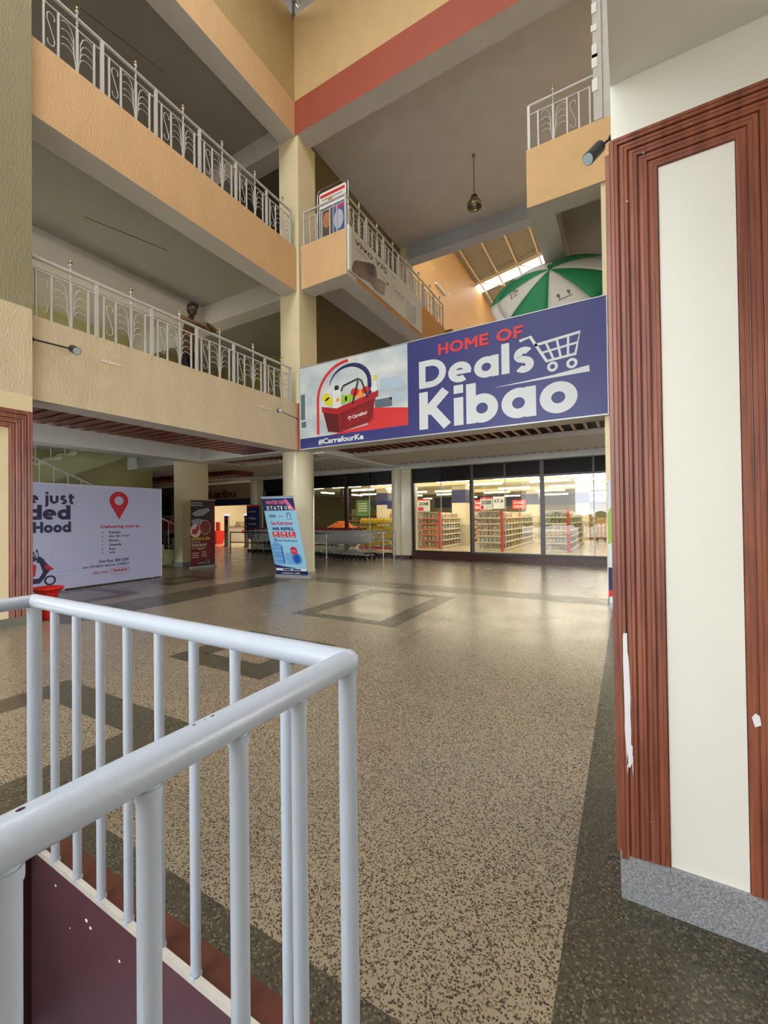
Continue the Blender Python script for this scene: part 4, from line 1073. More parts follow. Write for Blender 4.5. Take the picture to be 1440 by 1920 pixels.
def p_wt(s, f):
    for x, t in ((.14, '20'), (.37, '10'), (.62, '5')): text(s, f, t, x+.04, 1.05, .1 if len(t) > 1 else .06, .055, .0055, bold=.03); text(s, f, 'Ltrs', x+.03, .995, .12, .035, .0055, bold=.02)
    text(s, f, 'Buy Now', .6, .64, .12, .035, .0075)
def p_navy(s, f):
    text(s, f, 'WE REFILL', .15, 1.15, .64, .075, .005, bold=.04); text(s, f, 'Stay Hydrated', .2, .86, .6, .075, .005, bold=.0)
    text(s, f, 'urban', .14, 1.49, .2, .05, .005, bold=.02); s.rect(f, .14, .32, 1.465, 1.475, .005)
    ribs2(s, f, [(.66, 1.46), (.66, 1.52)]+arc(.71, 1.52, .05, 180, 0, 8)+[(.76, 1.46)], .018, .005); s.rect(f, .63, .8, 1.42, 1.43, .005)
    s.rect(f, .24, .48, .18, .215, .006); s.rect(f, .52, .76, .18, .215, .006)
def p_bot(s, f):
    s.poly(f, [(.03, .32), (.36, .32), (.37, .42), (.34, .76), (.3, .82), (.22, .86), (.22, .94), (.15, .94), (.15, .86), (.07, .82), (.03, .76)], .004)
    s.poly(f, [(.42, .34), (.62, .32), (.82, .36), (.86, .46), (.82, .56), (.6, .62), (.42, .6), (.38, .5)], .004)
def p_bot2(s, f):
    for z in (.4, .5, .6, .7, .78): s.rect(f, .04, .36, z, z+.015, .0048)
    s.disc(f, .7, .47, .13, .14, .0048); s.rect(f, .15, .22, .9, .95, .0048); text(s, f, 'urban', .1, .53, .2, .045, .0055, bold=.02)
def p_bot3(s, f): s.disc(f, .7, .47, .085, .1, .0055); s.rect(f, .31, .345, .35, .76, .0048)
rollup('water_refill_banner', 'light blue roll-up banner for a water refill station in front of the round column', fw1, .95, 1.95, SKYB,
       [('navy_header', [DNV], p_head), ('navy_footer', [DNV], p_foot), ('pink_lettering', [PINK], p_pink), ('white_print', [WHITEP], p_white), ('red_print', [mat('cherry_print', (206, 48, 76), .45)], p_red), ('number_lettering', [WHITEP], p_wt),
        ('bottle_picture', [mat('bottle_blue', (120, 176, 224), .3)], p_bot), ('bottle_bands', [mat('bottle_mid', (70, 134, 200), .3)], p_bot2), ('bottle_shade', [mat('bottle_deep', (30, 90, 176), .3)], p_bot3), ('navy_print', [DNV], p_navy)])
s = MB()
fs2 = Frame((-10.93, 7.8, 0), (.06, .83, 0), (0, 0, 1))
def q_top(s, f): s.rect(f, .02, .8, 1.2, 1.98, .002)
def q_foot(s, f): s.poly(f, [(.02, .05), (.8, .05), (.8, .3), (.5, .2), (.2, .1), (.02, .08)], .002)
def q_ph(s, f):
    s.poly(f, [(.05, 1.6), (.3, 1.72), (.7, 1.78), (.78, 1.7), (.5, 1.55), (.2, 1.52)], .003); s.poly(f, [(.04, 1.42), (.3, 1.46), (.6, 1.4), (.5, 1.3), (.1, 1.28)], .003)
def q_circ(s, f): s.disc(f, .2, 1.1, .2, .2, .004); s.disc(f, .57, 1.2, .22, .22, .004)
def q_circ2(s, f): s.disc(f, .57, 1.2, .205, .205, .005)
def q_circ3(s, f): s.disc(f, .17, 1.08, .11, .08, .005); s.disc(f, .28, 1.18, .06, .08, .005)
def q_yel(s, f): text(s, f, 'SAUNA & SPA', .04, .82, .72, .09, .004, bold=.02); text(s, f, 'BENEFITS', .28, .54, .26, .03, .004)
def q_w(s, f):
    text(s, f, 'RELAXING', .04, .75, .33, .035, .004); text(s, f, 'YOUR BODY', .04, .64, .6, .08, .004, bold=.03); text(s, f, 'BEAUTY & CONFIDENCE', .05, .58, .55, .03, .004)
    text(s, f, "Pat's Airbnb", .05, 1.9, .4, .045, .004); text(s, f, 'Studio Rooms', .04, 1.83, .45, .045, .004)
    for z in (.44, .38, .32): s.rect(f, .06, .32, z, z+.02, .004); s.rect(f, .42, .62, z+.02, z+.04, .004)
    text(s, f, 'Contact', .58, .2, .18, .03, .004); text(s, f, '0740 232 240', .3, .13, .46, .04, .004)
rollup('sauna_banner', 'dark red roll-up banner reading SAUNA & SPA beside the square column', fs2, .98, 2.0, mat('wine_banner', (112, 24, 30), .45),
       [('dark_panel', [mat('charcoal_print', (46, 40, 40), .45)], q_top), ('dark_footer', [mat('charcoal_print', (46, 40, 40), .45)], q_foot), ('towel_picture', [mat('towel_grey', (142, 148, 162), .5)], q_ph), ('round_pictures', [mat('cream_pink_print', (226, 196, 190), .45)], q_circ), ('round_picture_inner', [mat('rust_print', (128, 56, 44), .45)], q_circ2), ('round_picture_marks', [mat('crimson_mark', (170, 40, 48), .45)], q_circ3), ('yellow_lettering', [mat('lemon_print', (222, 214, 60), .45)], q_yel), ('white_lettering', [mat('soft_white_print', (214, 200, 196), .45)], q_w)])
fr3 = Frame((-.27, 7.45, 0), (1, .05, 0), (0, 0, 1))
def z1(s, f): s.rect(f, .01, .84, .27, .62, .002)
def z2(s, f): s.rect(f, .01, .84, .17, .27, .002); text(s, f, 'INFO', .06, .64, .2, .03, .003)
def z3(s, f): s.rect(f, .01, .84, 1.0, 1.45, .002)
def z4(s, f): s.poly(f, [(.01, .98), (.3, 1.1), (.4, 1.4), (.2, 1.5), (.05, 1.55), (.01, 1.45)], .003)
rollup('striped_rollup_banner', 'white roll-up banner with blue and red stripes half hidden behind the right pillar', fr3, .85, 1.95, mat('cool_white_print', (206, 222, 234), .45), [('blue_stripe', [NAVY], z1), ('red_stripe', [REDP], z2), ('green_picture', [mat('leaf_green', (72, 150, 84), .5)], z3), ('pale_green_picture', [mat('pale_leaf', (150, 190, 90), .5)], z4)])

# ================================================================== UMBRELLA
o = thing('patio_umbrella', 'large green and white patio umbrella leaning behind the top of the blue banner', 'umbrella', (-1.35, 10.1, 4.25))
th = math.radians(55); hub = Vector((-1.35, 9.6, 6.70)); ax = Vector((0, -math.sin(th), math.cos(th)))
ux = Vector((1, 0, 0)); uy = ax.cross(ux)
GRN = mat('umbrella_green', (24, 122, 74), .7); UWH = mat('umbrella_white', (198, 196, 186), .7, vary=.04)
def uc(r, a, drop): return hub-ax*drop+(ux*math.cos(a)+uy*math.sin(a))*r
s = MB(); v_ = MB(); ri = MB()
NG = 8; Rr = 1.22; A0 = -PI/2
for g in range(NG):
    a0 = A0+g*2*PI/NG; a1 = a0+2*PI/NG; mi = g % 2
    m_ = 8; n_ = 5; grid = []
    for i in range(m_+1):
        r = Rr*i/m_; drop = .10*(i/m_)+.34*(i/m_)**1.6
        row = []
        for j in range(n_+1):
            t = j/n_; sag = math.sin(PI*t)*.05*(i/m_); row.append(uc(r*(1-sag*.8), a0+(a1-a0)*t, drop-sag*.6))
        grid.append(row)
    s.add([q for row in grid for q in row], [(i*(n_+1)+j, i*(n_+1)+j+1, (i+1)*(n_+1)+j+1, (i+1)*(n_+1)+j) for i in range(m_) for j in range(n_)], 1-mi, True)
    ro = grid[-1]; fl_ = []
    for j in range(n_+1):
        d = (ro[j]-hub); out = (d-ax*d.dot(ax)).normalized()
        fl_.append(ro[j]-ax*.05+out*.17)
    v_.add(ro+fl_, [(j, j+1, n_+2+j, n_+1+j) for j in range(n_)], 1-mi, True)
    ri.tube([uc(.03, a0, .06)]+[uc(Rr*i/6, a0, .10*(i/6)+.34*(i/6)**1.6+.02) for i in range(1, 7)], .008, 5)
    ri.tube([uc(.03, a0, .5), uc(Rr*.5, a0, .19)], .007, 5)
co = s.build('canopy', [GRN, UWH], o); va = v_.build('valance', [GRN, UWH], o)
for q in (co, va):
    md = q.modifiers.new('thick', 'SOLIDIFY'); md.thickness = .004
ri.build('rib', [STEEL], o)
s = MB(); kn = hub-ax*.75
s.tube([hub+ax*.06, kn], .02, 8); s.tube([kn, (kn.x, kn.y, 4.3)], .022, 8); s.build('pole', [STEEL], o)
s = MB(); s.ball(hub+ax*.07, .04, 10); s.build('finial', [GRN], o)
s = MB(); s.lathe([(.3, 4.25), (.3, 4.3), (.12, 4.36), (.05, 4.5), (.0001, 4.5)], (kn.x, kn.y, 0), 20); s.build('base', [BLACK], o)
# printed crest marks on the white gores
s = MB()
for a in (-PI/2-3*PI/8*1.0-.15, -PI/2+PI/8):
    c = uc(.78, a, .10*.64+.34*.64**1.6-.012); rad = (ux*math.cos(a)+uy*math.sin(a)); tg = ax.cross(rad).normalized(); sl = (rad-ax*.42).normalized()
    f_ = Frame(c, -tg if False else tg, -sl)
    for dx, dz, r in ((-.1, .02, .035), (0, .05, .045), (.1, .02, .035)): s.disc(f_, dx, dz, r, r*1.3, .0); s.rect(f_, dx-.012, dx+.012, -.06, .0, .0)
    s.rect(f_, -.14, .14, -.1, -.075, .0)
s.build('crest_print', [mat('brown_print', (110, 84, 80), .6)], o)

# ================================================================== PENDANT AND SPOT LAMPS
o = thing('pendant_lamp', 'steel dome pendant lamp hanging on a long cord from the high ceiling', 'lamp', (-3.72, 12.0, 10.5))
s = MB(); s.lathe([(.05, 11.96), (.05, 12.0)], (-3.72, 12.0, 0), 12); s.build('canopy', [STEEL], o)
s = MB(); s.tube([(-3.72, 12, 10.75), (-3.72, 12, 11.97)], .012, 6); s.build('cord', [mat('brown_cord', (84, 70, 58), .6)], o)
s = MB(); s.lathe([(.03, 10.83), (.09, 10.8), (.11, 10.74), (.11, 10.68)], (-3.72, 12.0, 0), 16); s.build('cap', [mat('dark_steel', (70, 62, 54), .4, metal=.6)], o)
s = MB(); s.lathe([(.10, 10.72), (.16, 10.66), (.205, 10.56), (.21, 10.46), (.2, 10.46), (.19, 10.55), (.14, 10.64), (.09, 10.68)], (-3.72, 12.0, 0), 24); s.build('lamp_shade', [mat('aged_chrome', (150, 142, 110), .25, metal=.85)], o)
s = MB(); s.ball((-3.72, 12, 10.58), .06, 12); s.build('bulb', [mat('bulb_white', (220, 216, 206), .3)], o)
def spot(label, base, arm_end, d, L=.13, r=.035, body=BLACK):
    o = thing('spot_lamp', label, 'spot lamp', base)
    base = Vector(base); arm_end = Vector(arm_end); d = Vector(d).normalized()
    s = MB(); s.tube([base, arm_end], r*.22, 6); s.build('arm', [BLACK], o)
    s = MB(); s.ball(base, r*.5, 8); s.build('bracket', [BLACK], o)
    s = MB(); a = arm_end-d*L*.3; b = arm_end+d*L*.7; s.tube([a-d*.004, a, b], [r*.6, r, r], 18); s.build('lamp_body', [body], o)
    s = MB(); s.tube([b, b+d*.004], r*.88, 18); s.build('lens', [mat('lens_glass', (176, 196, 206), .15)], o)
spot('black spot lamp on a short arm at the top of the right pillar', (-.03, 1.95, 2.985), (-.085, 1.93, 2.94), (-.3, -.35, -.5), .09, .024)
spot('dark spot lamp on a long arm beside the left pillar', (-7.36, 2.74, 4.06), (-7.2, 3.2, 4.03), (.55, -.05, -.25), .17, .06)
spot('small dark spot lamp on the edge beam near the corner column', (-7.3, 8.3, 3.99), (-7.2, 7.55, 4.03), (.5, -.3, -.1), .13, .05)
o = thing('wall_tube', 'short white tube light fixed on the orange wall above the far gallery', 'light', (-7.4, 18.5, 12.1))
s = MB(); s.tube([(-7.38, 17.9, 12.1), (-7.38, 19.1, 12.1)], .035, 8); s.build('tube', [WHITEP], o)
s = MB(); s.box(-7.45, -7.4, 17.85, 19.15, 12.08, 12.12); s.build('batten', [CREAMW], o)
o = thing('wall_tube', 'bare lit tube on the back wall behind the first floor railing', 'light', (-15.1, 8.0, 6.0))
s = MB(); s.tube([(-14.6, 4.9, 5.35), (-14.6, 6.3, 5.35)], .05, 8); s.build('tube', [TUBE], o)
s = MB(); s.box(-15.2, -14.55, 4.8, 4.9, 5.3, 5.4); s.box(-15.2, -14.55, 6.3, 6.4, 5.3, 5.4); s.build('batten', [CREAMW], o)
s = MB()
for y0, y1, n in ((3.67, 3.99, 6), (7.03, 7.6, 1)):
    for k in range(n):
        a = y0+(y1-y0)*k/n; s.box(-7.38, -7.372, a, a+(y1-y0)/n*.8, 4.04+random.uniform(-.008, .008), 4.065)
struct('trim_plaster_scars', s, [CREAMW])
s = MB()
for a in ((-10.5, 5.2, -8.2, 6.0), (-9.8, 4.6, -8.9, 5.6)): pass
s.tube([(-9.9, 4.6, 7.895), (-9.45, 6.2, 7.895)], .008, 4); s.tube([(-9.6, 4.4, 11.995), (-9.3, 6.0, 11.995)], .008, 4); s.tube([(-6.6, 10.3, 7.89), (-6.5, 12.4, 7.89)], .008, 4)
struct('trim_conduit', s, [mat('dusty_conduit', (124, 116, 100), .7)])
# ================================================================== BALCONY RAILINGS
def balcony(label, axis, c, zb, a0, a1, posts, mods, group=None, east=1):
    def P(a, off, z): return (c+off, a, z) if axis == 'y' else (a, c+off, z)
    o = thing('balcony_railing', label, 'railing', P((a0+a1)/2, 0, zb), 0, group)
    H1, H2 = .86, .69
    s = MB(); s.tube([P(a0, 0, zb+H1), P(a1, 0, zb+H1)], .027, 10); s.build('handrail', [RAILW], o)
    s = MB(); s.tube([P(a0, 0, zb+H2), P(a1, 0, zb+H2)], .014, 8); s.build('lower_rail', [RAILW], o)
    def sq(name, a, w_, z1):
        s = MB()
        if axis == 'y': s.box(c-w_, c+w_, a-w_, a+w_, zb-.02, z1)
        else: s.box(a-w_, a+w_, c-w_, c+w_, zb-.02, z1)
        s.build(name, [RAILW], o)
    for p in posts: sq('post', p, .024, zb+H1)
    for (kind, a) in mods:
        if kind == 'b': sq('baluster', a, .013, zb+H2)
        elif kind == 's':
            s = MB(); r = .055
            pts = [(.05*math.cos(t)-.0, .53+.06*math.sin(t)) for t in [-.6+i*(PI+.5)/8 for i in range(9)]]+[(-.05, .48), (.05, .2)]+[(.045*math.cos(t), .15+.055*math.sin(t)) for t in [.2-i*(PI+.6)/8 for i in range(9)]]
            s.tube([P(a+u_, 0, zb+v_) for u_, v_ in pts], .007, 5); s.build('scroll', [RAILW], o)
        elif kind == 'f':
            sq('stem', a, .016, zb+H2)
            s = MB(); s.tube([P(a, 0, zb+H2), P(a, 0, zb+1.0)], [.010, .012], 8); s.ball(P(a, 0, zb+.77), .022, 8); s.ball(P(a, 0, zb+1.02), .03, 10, 1); s.lathe([(.02, .95), (.03, .97), (.012, 1.0)], P(a, 0, zb), 8)
            s.build('finial', [RAILW, BRASS], o)
            s = MB()
            for sg in (-1, 1):
                for k, h in enumerate((.66, .53, .41, .30)):
                    pts = [(sg*.012, .02), (sg*(.025+.008*(3-k)), h*.45), (sg*.045, h*.72), (sg*.08, h*.9), (sg*.13, h*1.0-.01), (sg*.19, h*1.0-.02), (sg*.215, h-.045)]
                    s.tube([P(a+u_, 0, zb+v_) for u_, v_ in pts], .0065, 5)
            s.build('leaf_scroll', [RAILW], o)
    return o
def modules(start, n, pitch=.92):
    posts = []; m = []
    for i in range(n):
        p = start+i*pitch; posts.append(p)
        m += [('b', p+.11), ('s', p+.205), ('b', p+.30), ('f', p+.555), ('b', p+.80)]
    return posts, m
ps, ms = modules(2.69, 6); ps.append(8.15)
balcony('cream metal railing on the first floor edge where the person leans', 'y', -7.40, 4.42, 2.75, 8.2, ps[1:], [q for q in ms if q[1] > 2.78])
ps, ms = modules(2.79, 6); ps.append(8.22)
balcony('cream metal railing on the second floor edge at the left', 'y', -7.40, 8.50, 2.75, 8.25, ps[1:], [q for q in ms if q[1] > 2.78])
balcony('short cream railing at the corner in front of the poster stand', 'x', 8.44, 8.47, -7.13, -5.82, [-7.13, -5.82], [('b', x) for x in (-6.93, -6.73, -6.55, -6.3, -6.08)])
ps, ms = modules(8.5, 7, .9); ps.append(14.75)
balcony('long cream railing above the phone banner', 'y', -5.83, 8.47, 8.47, 14.8, ps, [q for q in ms if q[1] < 14.7])
balcony('short cream railing on the balcony above the umbrella', 'x', 8.44, 8.47, -1.52, -.34, [-1.52], [('b', -1.35), ('f', -1.08), ('b', -.84), ('s', -.74), ('b', -.64), ('b', -.46)])

# ================================================================== FOREGROUND RAILING
o = thing('stair_railing', 'pale grey painted tube railing round the stair opening in the foreground', 'railing', (-1.45, .87, 0))
ZR = 1.09
s = MB(); s.tube([(-2.32, .87, ZR), (-.61, .87, ZR)], .03, 20); s.ball((-2.32, .87, ZR), .0305, 16); s.build('top_rail', [WPAINT], o)
s = MB(); s.tube([(-.61, .872, ZR), (-.61, -1.8, ZR)], .0285, 20); s.ball((-.61, .87, ZR), .03, 16); s.build('top_rail', [WPAINT], o)
s = MB(); s.tube([(-2.32, .87, ZR), (-2.32, -2.5, ZR)], .028, 16); s.build('top_rail', [WPAINT], o)
for x, y, r in ((-2.32, .87, .027), (-.61, .87, .0225)):
    s = MB(); s.tube([(x, y, 0), (x, y, ZR)], r, 18); s.tube([(x, y, ZR-.035), (x, y, ZR-.025)], r+.0025, 18); s.build('post', [WPAINT], o)
for x in (-2.13, -1.945, -1.765, -1.58, -1.39, -1.205, -1.015, -.815):
    s = MB(); s.tube([(x, .87, 0), (x, .87, ZR-.02)], .0155, 14); s.tube([(x, .87, 0), (x, .87, .012)], .019, 12); s.build('baluster', [WPAINT], o)
for y in (.69, .53, .365, .2, .03, -.14, -.31, -.5, -.7, -.9, -1.1, -1.3, -1.5, -1.7):
    s = MB(); s.tube([(-.61, y, 0), (-.61, y, ZR-.02)], .0165, 14); s.tube([(-.61, y, ZR-.045), (-.61, y, ZR-.028)], .0185, 14); s.build('baluster', [WPAINT], o)
for k in range(16):
    y = .69-k*.19
    s = MB(); s.tube([(-2.32, y, 0), (-2.32, y, ZR-.02)], .0155, 12); s.build('baluster', [WPAINT], o)
s = MB()
for y, z, r in ((.215, .0285, .0028), (.44, .028, .002), (.46, .0275, .002), (.475, .028, .0022), (.4, .024, .0014)):
    s.ball((-.61+r*.5 if False else -.61, y, ZR+z), r, 8, sq=(1, 1.8, .4))
s.build('paint_chip', [mat('rusty_chip', (60, 34, 26), .8)], o)
# drip marks on the stairwell wall
s = MB(); random.seed(3)
for x, z, r in ((-2.1, -.08, .006), (-1.85, -.11, .008), (-1.82, -.125, .007), (-1.62, -.15, .006), (-1.98, -.2, .003), (-1.45, -.1, .004)):
    s.ball((x, .858, z), r, 8, sq=(1.3, .3, .8))
struct('trim_paint_drips', s, [CREAMW])

# ================================================================== TROLLEYS
def make_cart():
    o = thing('shopping_trolley', 'x', 'shopping trolley', (0, 0, 0))
    s = MB(); r = .0042
    def pt(u, v, w_):   # u 0 rear..1 front, v -1..1, w 0 bottom..1 top
        x = -.40+u*.86; hw = (.27-.05*u)*(.82+.18*w_); z = (.50+.10*u)+(.42-.04*u-.1*u*0)*w_
        return (x, v*hw, z)
    for k in range(11):
        u = k/10
        for v in (-1, 1): s.tube([pt(u, v, 0), pt(u, v, 1)], r, 3, smooth=False)
        s.tube([pt(u, -1, 0), pt(u, 1, 0)], r, 3, smooth=False)
    for w_ in (0, .25, .5, .75, 1):
        rr = r*1.6 if w_ in (0, 1) else r
        for v in (-1, 1): s.tube([pt(0, v, w_), pt(1, v, w_)], rr, 3, smooth=False)
        s.tube([pt(1, -1, w_), pt(1, 1, w_)], rr, 3, smooth=False); s.tube([pt(0, -1, w_), pt(0, 1, w_)], rr, 3, smooth=False)
    for k in range(1, 6):
        v = -1+k*2/6
        s.tube([pt(1, v, 0), pt(1, v, 1)], r, 3, smooth=False); s.tube([pt(0, v, 0), pt(0, v, 1)], r, 3, smooth=False); s.tube([pt(0, v, 0), pt(1, v, 0)], r, 3, smooth=False)
    s.build('basket', [mat('zinc_wire', (196, 200, 200), .35, metal=.4)], o, local=True)
    s = MB()
    for sg in (-1, 1):
        s.tube([(-.50, sg*.25, 1.0), (-.40, sg*.24, .5), (-.30, sg*.22, .38), (.0, sg*.2, .25), (.42, sg*.19, .16)], .012, 6)
        s.tube([(-.30, sg*.22, .38), (-.36, sg*.23, .15)], .012, 6)
    s.tube([(.42, -.19, .16), (.42, .19, .16)], .012, 6); s.tube([(-.36, -.23, .16), (-.36, .23, .16)], .012, 6)
    s.build('frame', [MATS['zinc_wire']], o, local=True)
    s = MB(); s.tube([(-.52, -.25, 1.01), (-.52, .25, 1.01)], .016, 8); s.build('handle', [mat('dark_handle', (70, 52, 50), .5)], o, local=True)
    s = MB()
    for sg in (-1, 1): s.box(-.55, -.46, sg*.25-.02, sg*.25+.02, .98, 1.05)
    s.build('handle_end', [mat('dark_red_plastic', (150, 26, 34), .4)], o, local=True)
    for x, y in ((-.36, -.23), (-.36, .23), (.42, -.19), (.42, .19)):
        s = MB(); s.tube([(x, y-.014, .06), (x, y+.014, .06)], .06, 14); s.tube([(x, y-.02, .06), (x, y-.02, .14)], .012, 4)
        s.tube([(x, y+.02, .06), (x, y+.02, .14)], .012, 4); s.build('wheel', [BLACK], o, local=True)
    return o
cart = make_cart(); first = True
ords = ['first', 'second', 'third', 'fourth', 'fifth', 'sixth', 'seventh', 'eighth', 'ninth', 'tenth', 'eleventh', 'twelfth', 'thirteenth', 'fourteenth', 'fifteenth', 'sixteenth', 'seventeenth']
def putcart(x, y, rz, lab, grp):
    global first
    if first:
        cart.location = (x, y, 0); cart.rotation_euler = (0, 0, rz); cart['label'] = lab; cart['group'] = grp; first = False
    else: copy_tree(cart, (x, y, 0), rz, lab, grp)
for k in range(6):
    putcart(-13.6+k*.27, 12.95, 0, 'wire trolley, %s from the left in the shaded row left of the water banner' % ords[k], 'shaded trolleys left of the banner')
for k in range(10):
    putcart(-11.2+k*.25, 12.85, -.03, 'wire trolley, %s from the left behind the steel rail right of the round column' % ords[k], 'nested trolleys behind the rail')
for k in range(8):
    putcart(-9.35+k*.21, 12.45-k*.03, -.30-.02*k, 'wire trolley, %s from the left in the angled row before the yellow display' % ords[k], 'angled trolleys in front of the yellow display')
putcart(-7.95, 13.0, -.05, 'single wire trolley poking out behind the end of the steel corner rail', 'stray trolley')
# corral rails
DSTEEL = mat('dark_steel_tube', (74, 62, 56), .35, metal=.6)
o = thing('trolley_rail', 'dark tube rail with two bars in front of the shop entrance and trolley row', 'rail', (-12.0, 12.32, 0))
for x in (-14.6, -13.34, -12.2, -10.9, -9.5):
    s = MB(); s.tube([(x, 12.32, 0), (x, 12.32, .87)], .024, 10); s.tube([(x, 12.32, 0), (x, 12.32, .015)], .05, 10); s.build('post', [DSTEEL if x < -10 else CHROME], o)
for z in (.87, .45):
    s = MB(); s.tube([(-14.6, 12.32, z), (-9.0, 12.32, z)], .022, 10); s.build('bar', [DSTEEL], o)
o = thing('trolley_rail', 'bright chrome corner rail at the right end of the trolleys by the column', 'rail', (-7.2, 13.0, 0))
for y in (12.3, 13.05):
    s = MB(); s.tube([(-7.1, y, 0), (-7.1, y, .9)], .024, 10); s.build('post', [CHROME], o)
for z in (.9, .47):
    s = MB(); s.tube([(-7.45, 12.3, z), (-7.1, 12.3, z), (-7.1, 13.05, z)], .022, 10); s.build('bar', [CHROME], o)

# ================================================================== STAIRCASE at the left
o = thing('staircase', 'two flight cream staircase behind the white delivery banner', 'stairs', (-13.2, 6.0, 0))
ST = mat('green_cream_stair', (186, 186, 140), .6, vary=.06)
s = MB()
for k in range(14):
    y1 = 8.9-k*.36; s.box(-13.4, -12.2, y1-.36, y1, max(0, .17*k-.25), .17*(k+1))
s.build('lower_flight', [ST], o)
s = MB(); s.box(-14.7, -12.2, 2.6, 4.26, 2.25, 2.42); s.build('landing', [ST], o)
s = MB()
for k in range(11):
    y0 = 4.26+k*.36; s.box(-14.7, -13.5, y0, y0+.36, 2.1+.166*k, 2.42+.166*(k+1))
s.build('upper_flight', [ST], o)
s = MB(); s.poly(Frame((-13.48, 0, 0), (0, 1, 0), (0, 0, 1)), [(4.26, 1.95), (8.25, 3.78), (8.25, 4.3), (4.26, 2.5)], 0.0); s.build('stringer', [ST], o)
o = thing('stair_handrail', 'white straight bar handrail sloping down behind the delivery banner', 'railing', (-12.25, 6.5, 0))
s = MB(); s.tube([(-12.25, 4.3, 3.10), (-12.25, 8.25, 1.26)], .025, 8); s.tube([(-12.25, 8.25, .25), (-12.25, 8.25, 1.26)], .035, 8); s.build('handrail', [RAILW], o)
for k in range(13):
    y = 4.4+k*.3; zr = 3.10-(y-4.3)*.466
    s = MB(); s.tube([(-12.25, y, zr-.93), (-12.25, y, zr)], .013, 6); s.build('baluster', [RAILW], o)
o = thing('stair_handrail', 'white handrail climbing along the upper stair flight', 'railing', (-13.45, 6.5, 2.4))
s = MB(); s.tube([(-13.46, 4.3, 3.35), (-13.46, 8.0, 5.05)], .022, 8); s.tube([(-13.46, 4.3, 2.62), (-13.46, 8.0, 4.32)], .02, 8); s.build('handrail', [RAILW], o)
for k in range(11):
    y = 4.4+k*.34; zr = 3.35+(y-4.3)*.46
    s = MB(); s.tube([(-13.46, y, zr-.72), (-13.46, y, zr)], .013, 6); s.build('baluster', [RAILW], o)
o = thing('glazed_screen', 'glazed brown framed screen seen between the white banner and the square column', 'screen', (-17.6, 12.0, 0))
s = MB()
for x in (-19.2, -18.2, -17.2, -16.4): s.box(x, x+.08, 12.0, 12.08, 0, 2.6)
for z in (.0, .9, 1.8, 2.55): s.box(-19.2, -16.3, 12.0, 12.08, z, z+.06)
s.build('frame', [mat('brown_frame', (120, 96, 60), .5)], o)
s = MB(); s.box(-19.15, -16.35, 12.035, 12.045, .06, 2.55); s.build('pane', [glass('screen_glass', (.9, .9, .86), .1)], o)
o = thing('motorcycle_poster', 'pale poster with red and black marks leaning near the dark ramp railing', 'poster', (-15.5, 10.4, 0))
s = MB(); s.box(-16.3, -14.9, 10.4, 10.44, .3, 1.6); s.build('board', [mat('poster_pale', (190, 182, 176), .5)], o)
s = MB(); f_ = Frame((-16.3, 10.395, .3), (1, 0, 0), (0, 0, 1)); ribs2(s, f_, arc(.4, .3, .17, 0, 360, 16), .06, .004); ribs2(s, f_, arc(1.05, .3, .17, 0, 360, 16), .06, .004); s.poly(f_, [(.3, .4), (1.1, .42), (.9, .6), (.5, .58)], .005); s.build('wheels_picture', [BK], o)
s = MB(); s.rect(f_, .1, .5, .75, 1.2, .004); s.rect(f_, .6, .75, .7, 1.1, .004); s.build('red_picture', [REDP], o)
s = MB()
for x in (-16.1, -15.1): s.box(x, x+.04, 10.4, 10.5, 0, .3)
s.build('foot', [BLACK], o)

# ================================================================== PERSON
def capsule(mb, a, b, ra, rb, n=12, k=4):
    a = Vector(a); b = Vector(b); d = (b-a); L = d.length; d = d/L if L > 1e-6 else Vector((0, 0, 1))
    pts = []; rs = []
    for i in range(k+1):
        t = i/k*PI/2; pts.append(a-d*ra*math.cos(t)); rs.append(max(1e-4, ra*math.sin(t)))
    for i in range(k+1):
        t = PI/2-i/k*PI/2; pts.append(b+d*rb*math.cos(t)); rs.append(max(1e-4, rb*math.sin(t)))
    mb.tube(pts, rs, n)
def remeshed(mb, name, m, parent, vox, sm=3):
    ob = mb.build(name, m, parent)
    md = ob.modifiers.new('r', 'REMESH'); md.mode = 'VOXEL'; md.voxel_size = vox; md.use_smooth_shade = True
    m2 = ob.modifiers.new('s', 'SMOOTH'); m2.iterations = sm; m2.factor = .5
    dg = bpy.context.evaluated_depsgraph_get(); me = bpy.data.meshes.new_from_object(ob.evaluated_get(dg))
    ob.modifiers.clear(); old = ob.data; ob.data = me; bpy.data.meshes.remove(old)
    if not me.materials: me.materials.append(m)
    me.polygons.foreach_set('use_smooth', [True]*len(me.polygons))
    return ob
SKIN = mat('dark_skin', (66, 44, 35), .5); HAIR = mat('black_hair', (18, 16, 16), .8, bump=.6, bscale=90)
SHIRT = mat('brown_shirt', (104, 72, 32), .8, vary=.15, vscale=12); SKIRT = mat('dark_trousers', (32, 26, 28), .8)
o = thing('person', 'person in brown top and dark trousers leaning on the first floor railing', 'person', (-7.88, 5.5, 4.25))
V = Vector
HD = V((-7.54, 5.47, 5.66)); NK = V((-7.64, 5.50, 5.54)); CH = V((-7.76, 5.57, 5.34)); WA = V((-7.94, 5.63, 5.08)); PE = V((-8.04, 5.68, 5.0))
SL = V((-7.66, 5.33, 5.47)); SR = V((-7.68, 5.74, 5.48))
EL = V((-7.45, 5.24, 5.345)); ER = V((-7.44, 5.90, 5.40)); HL = V((-7.41, 5.52, 5.36)); HR = V((-7.36, 5.66, 5.43))
b = MB()
capsule(b, HD+V((.01, -.005, .03)), HD+V((-.01, 0, .035)), .086, .092); capsule(b, HD+V((.02, -.012, -.05)), HD+V((.0, 0, .0)), .052, .075)
capsule(b, HD+V((.075, -.035, -.012)), HD+V((.062, -.03, .03)), .015, .009)              # nose
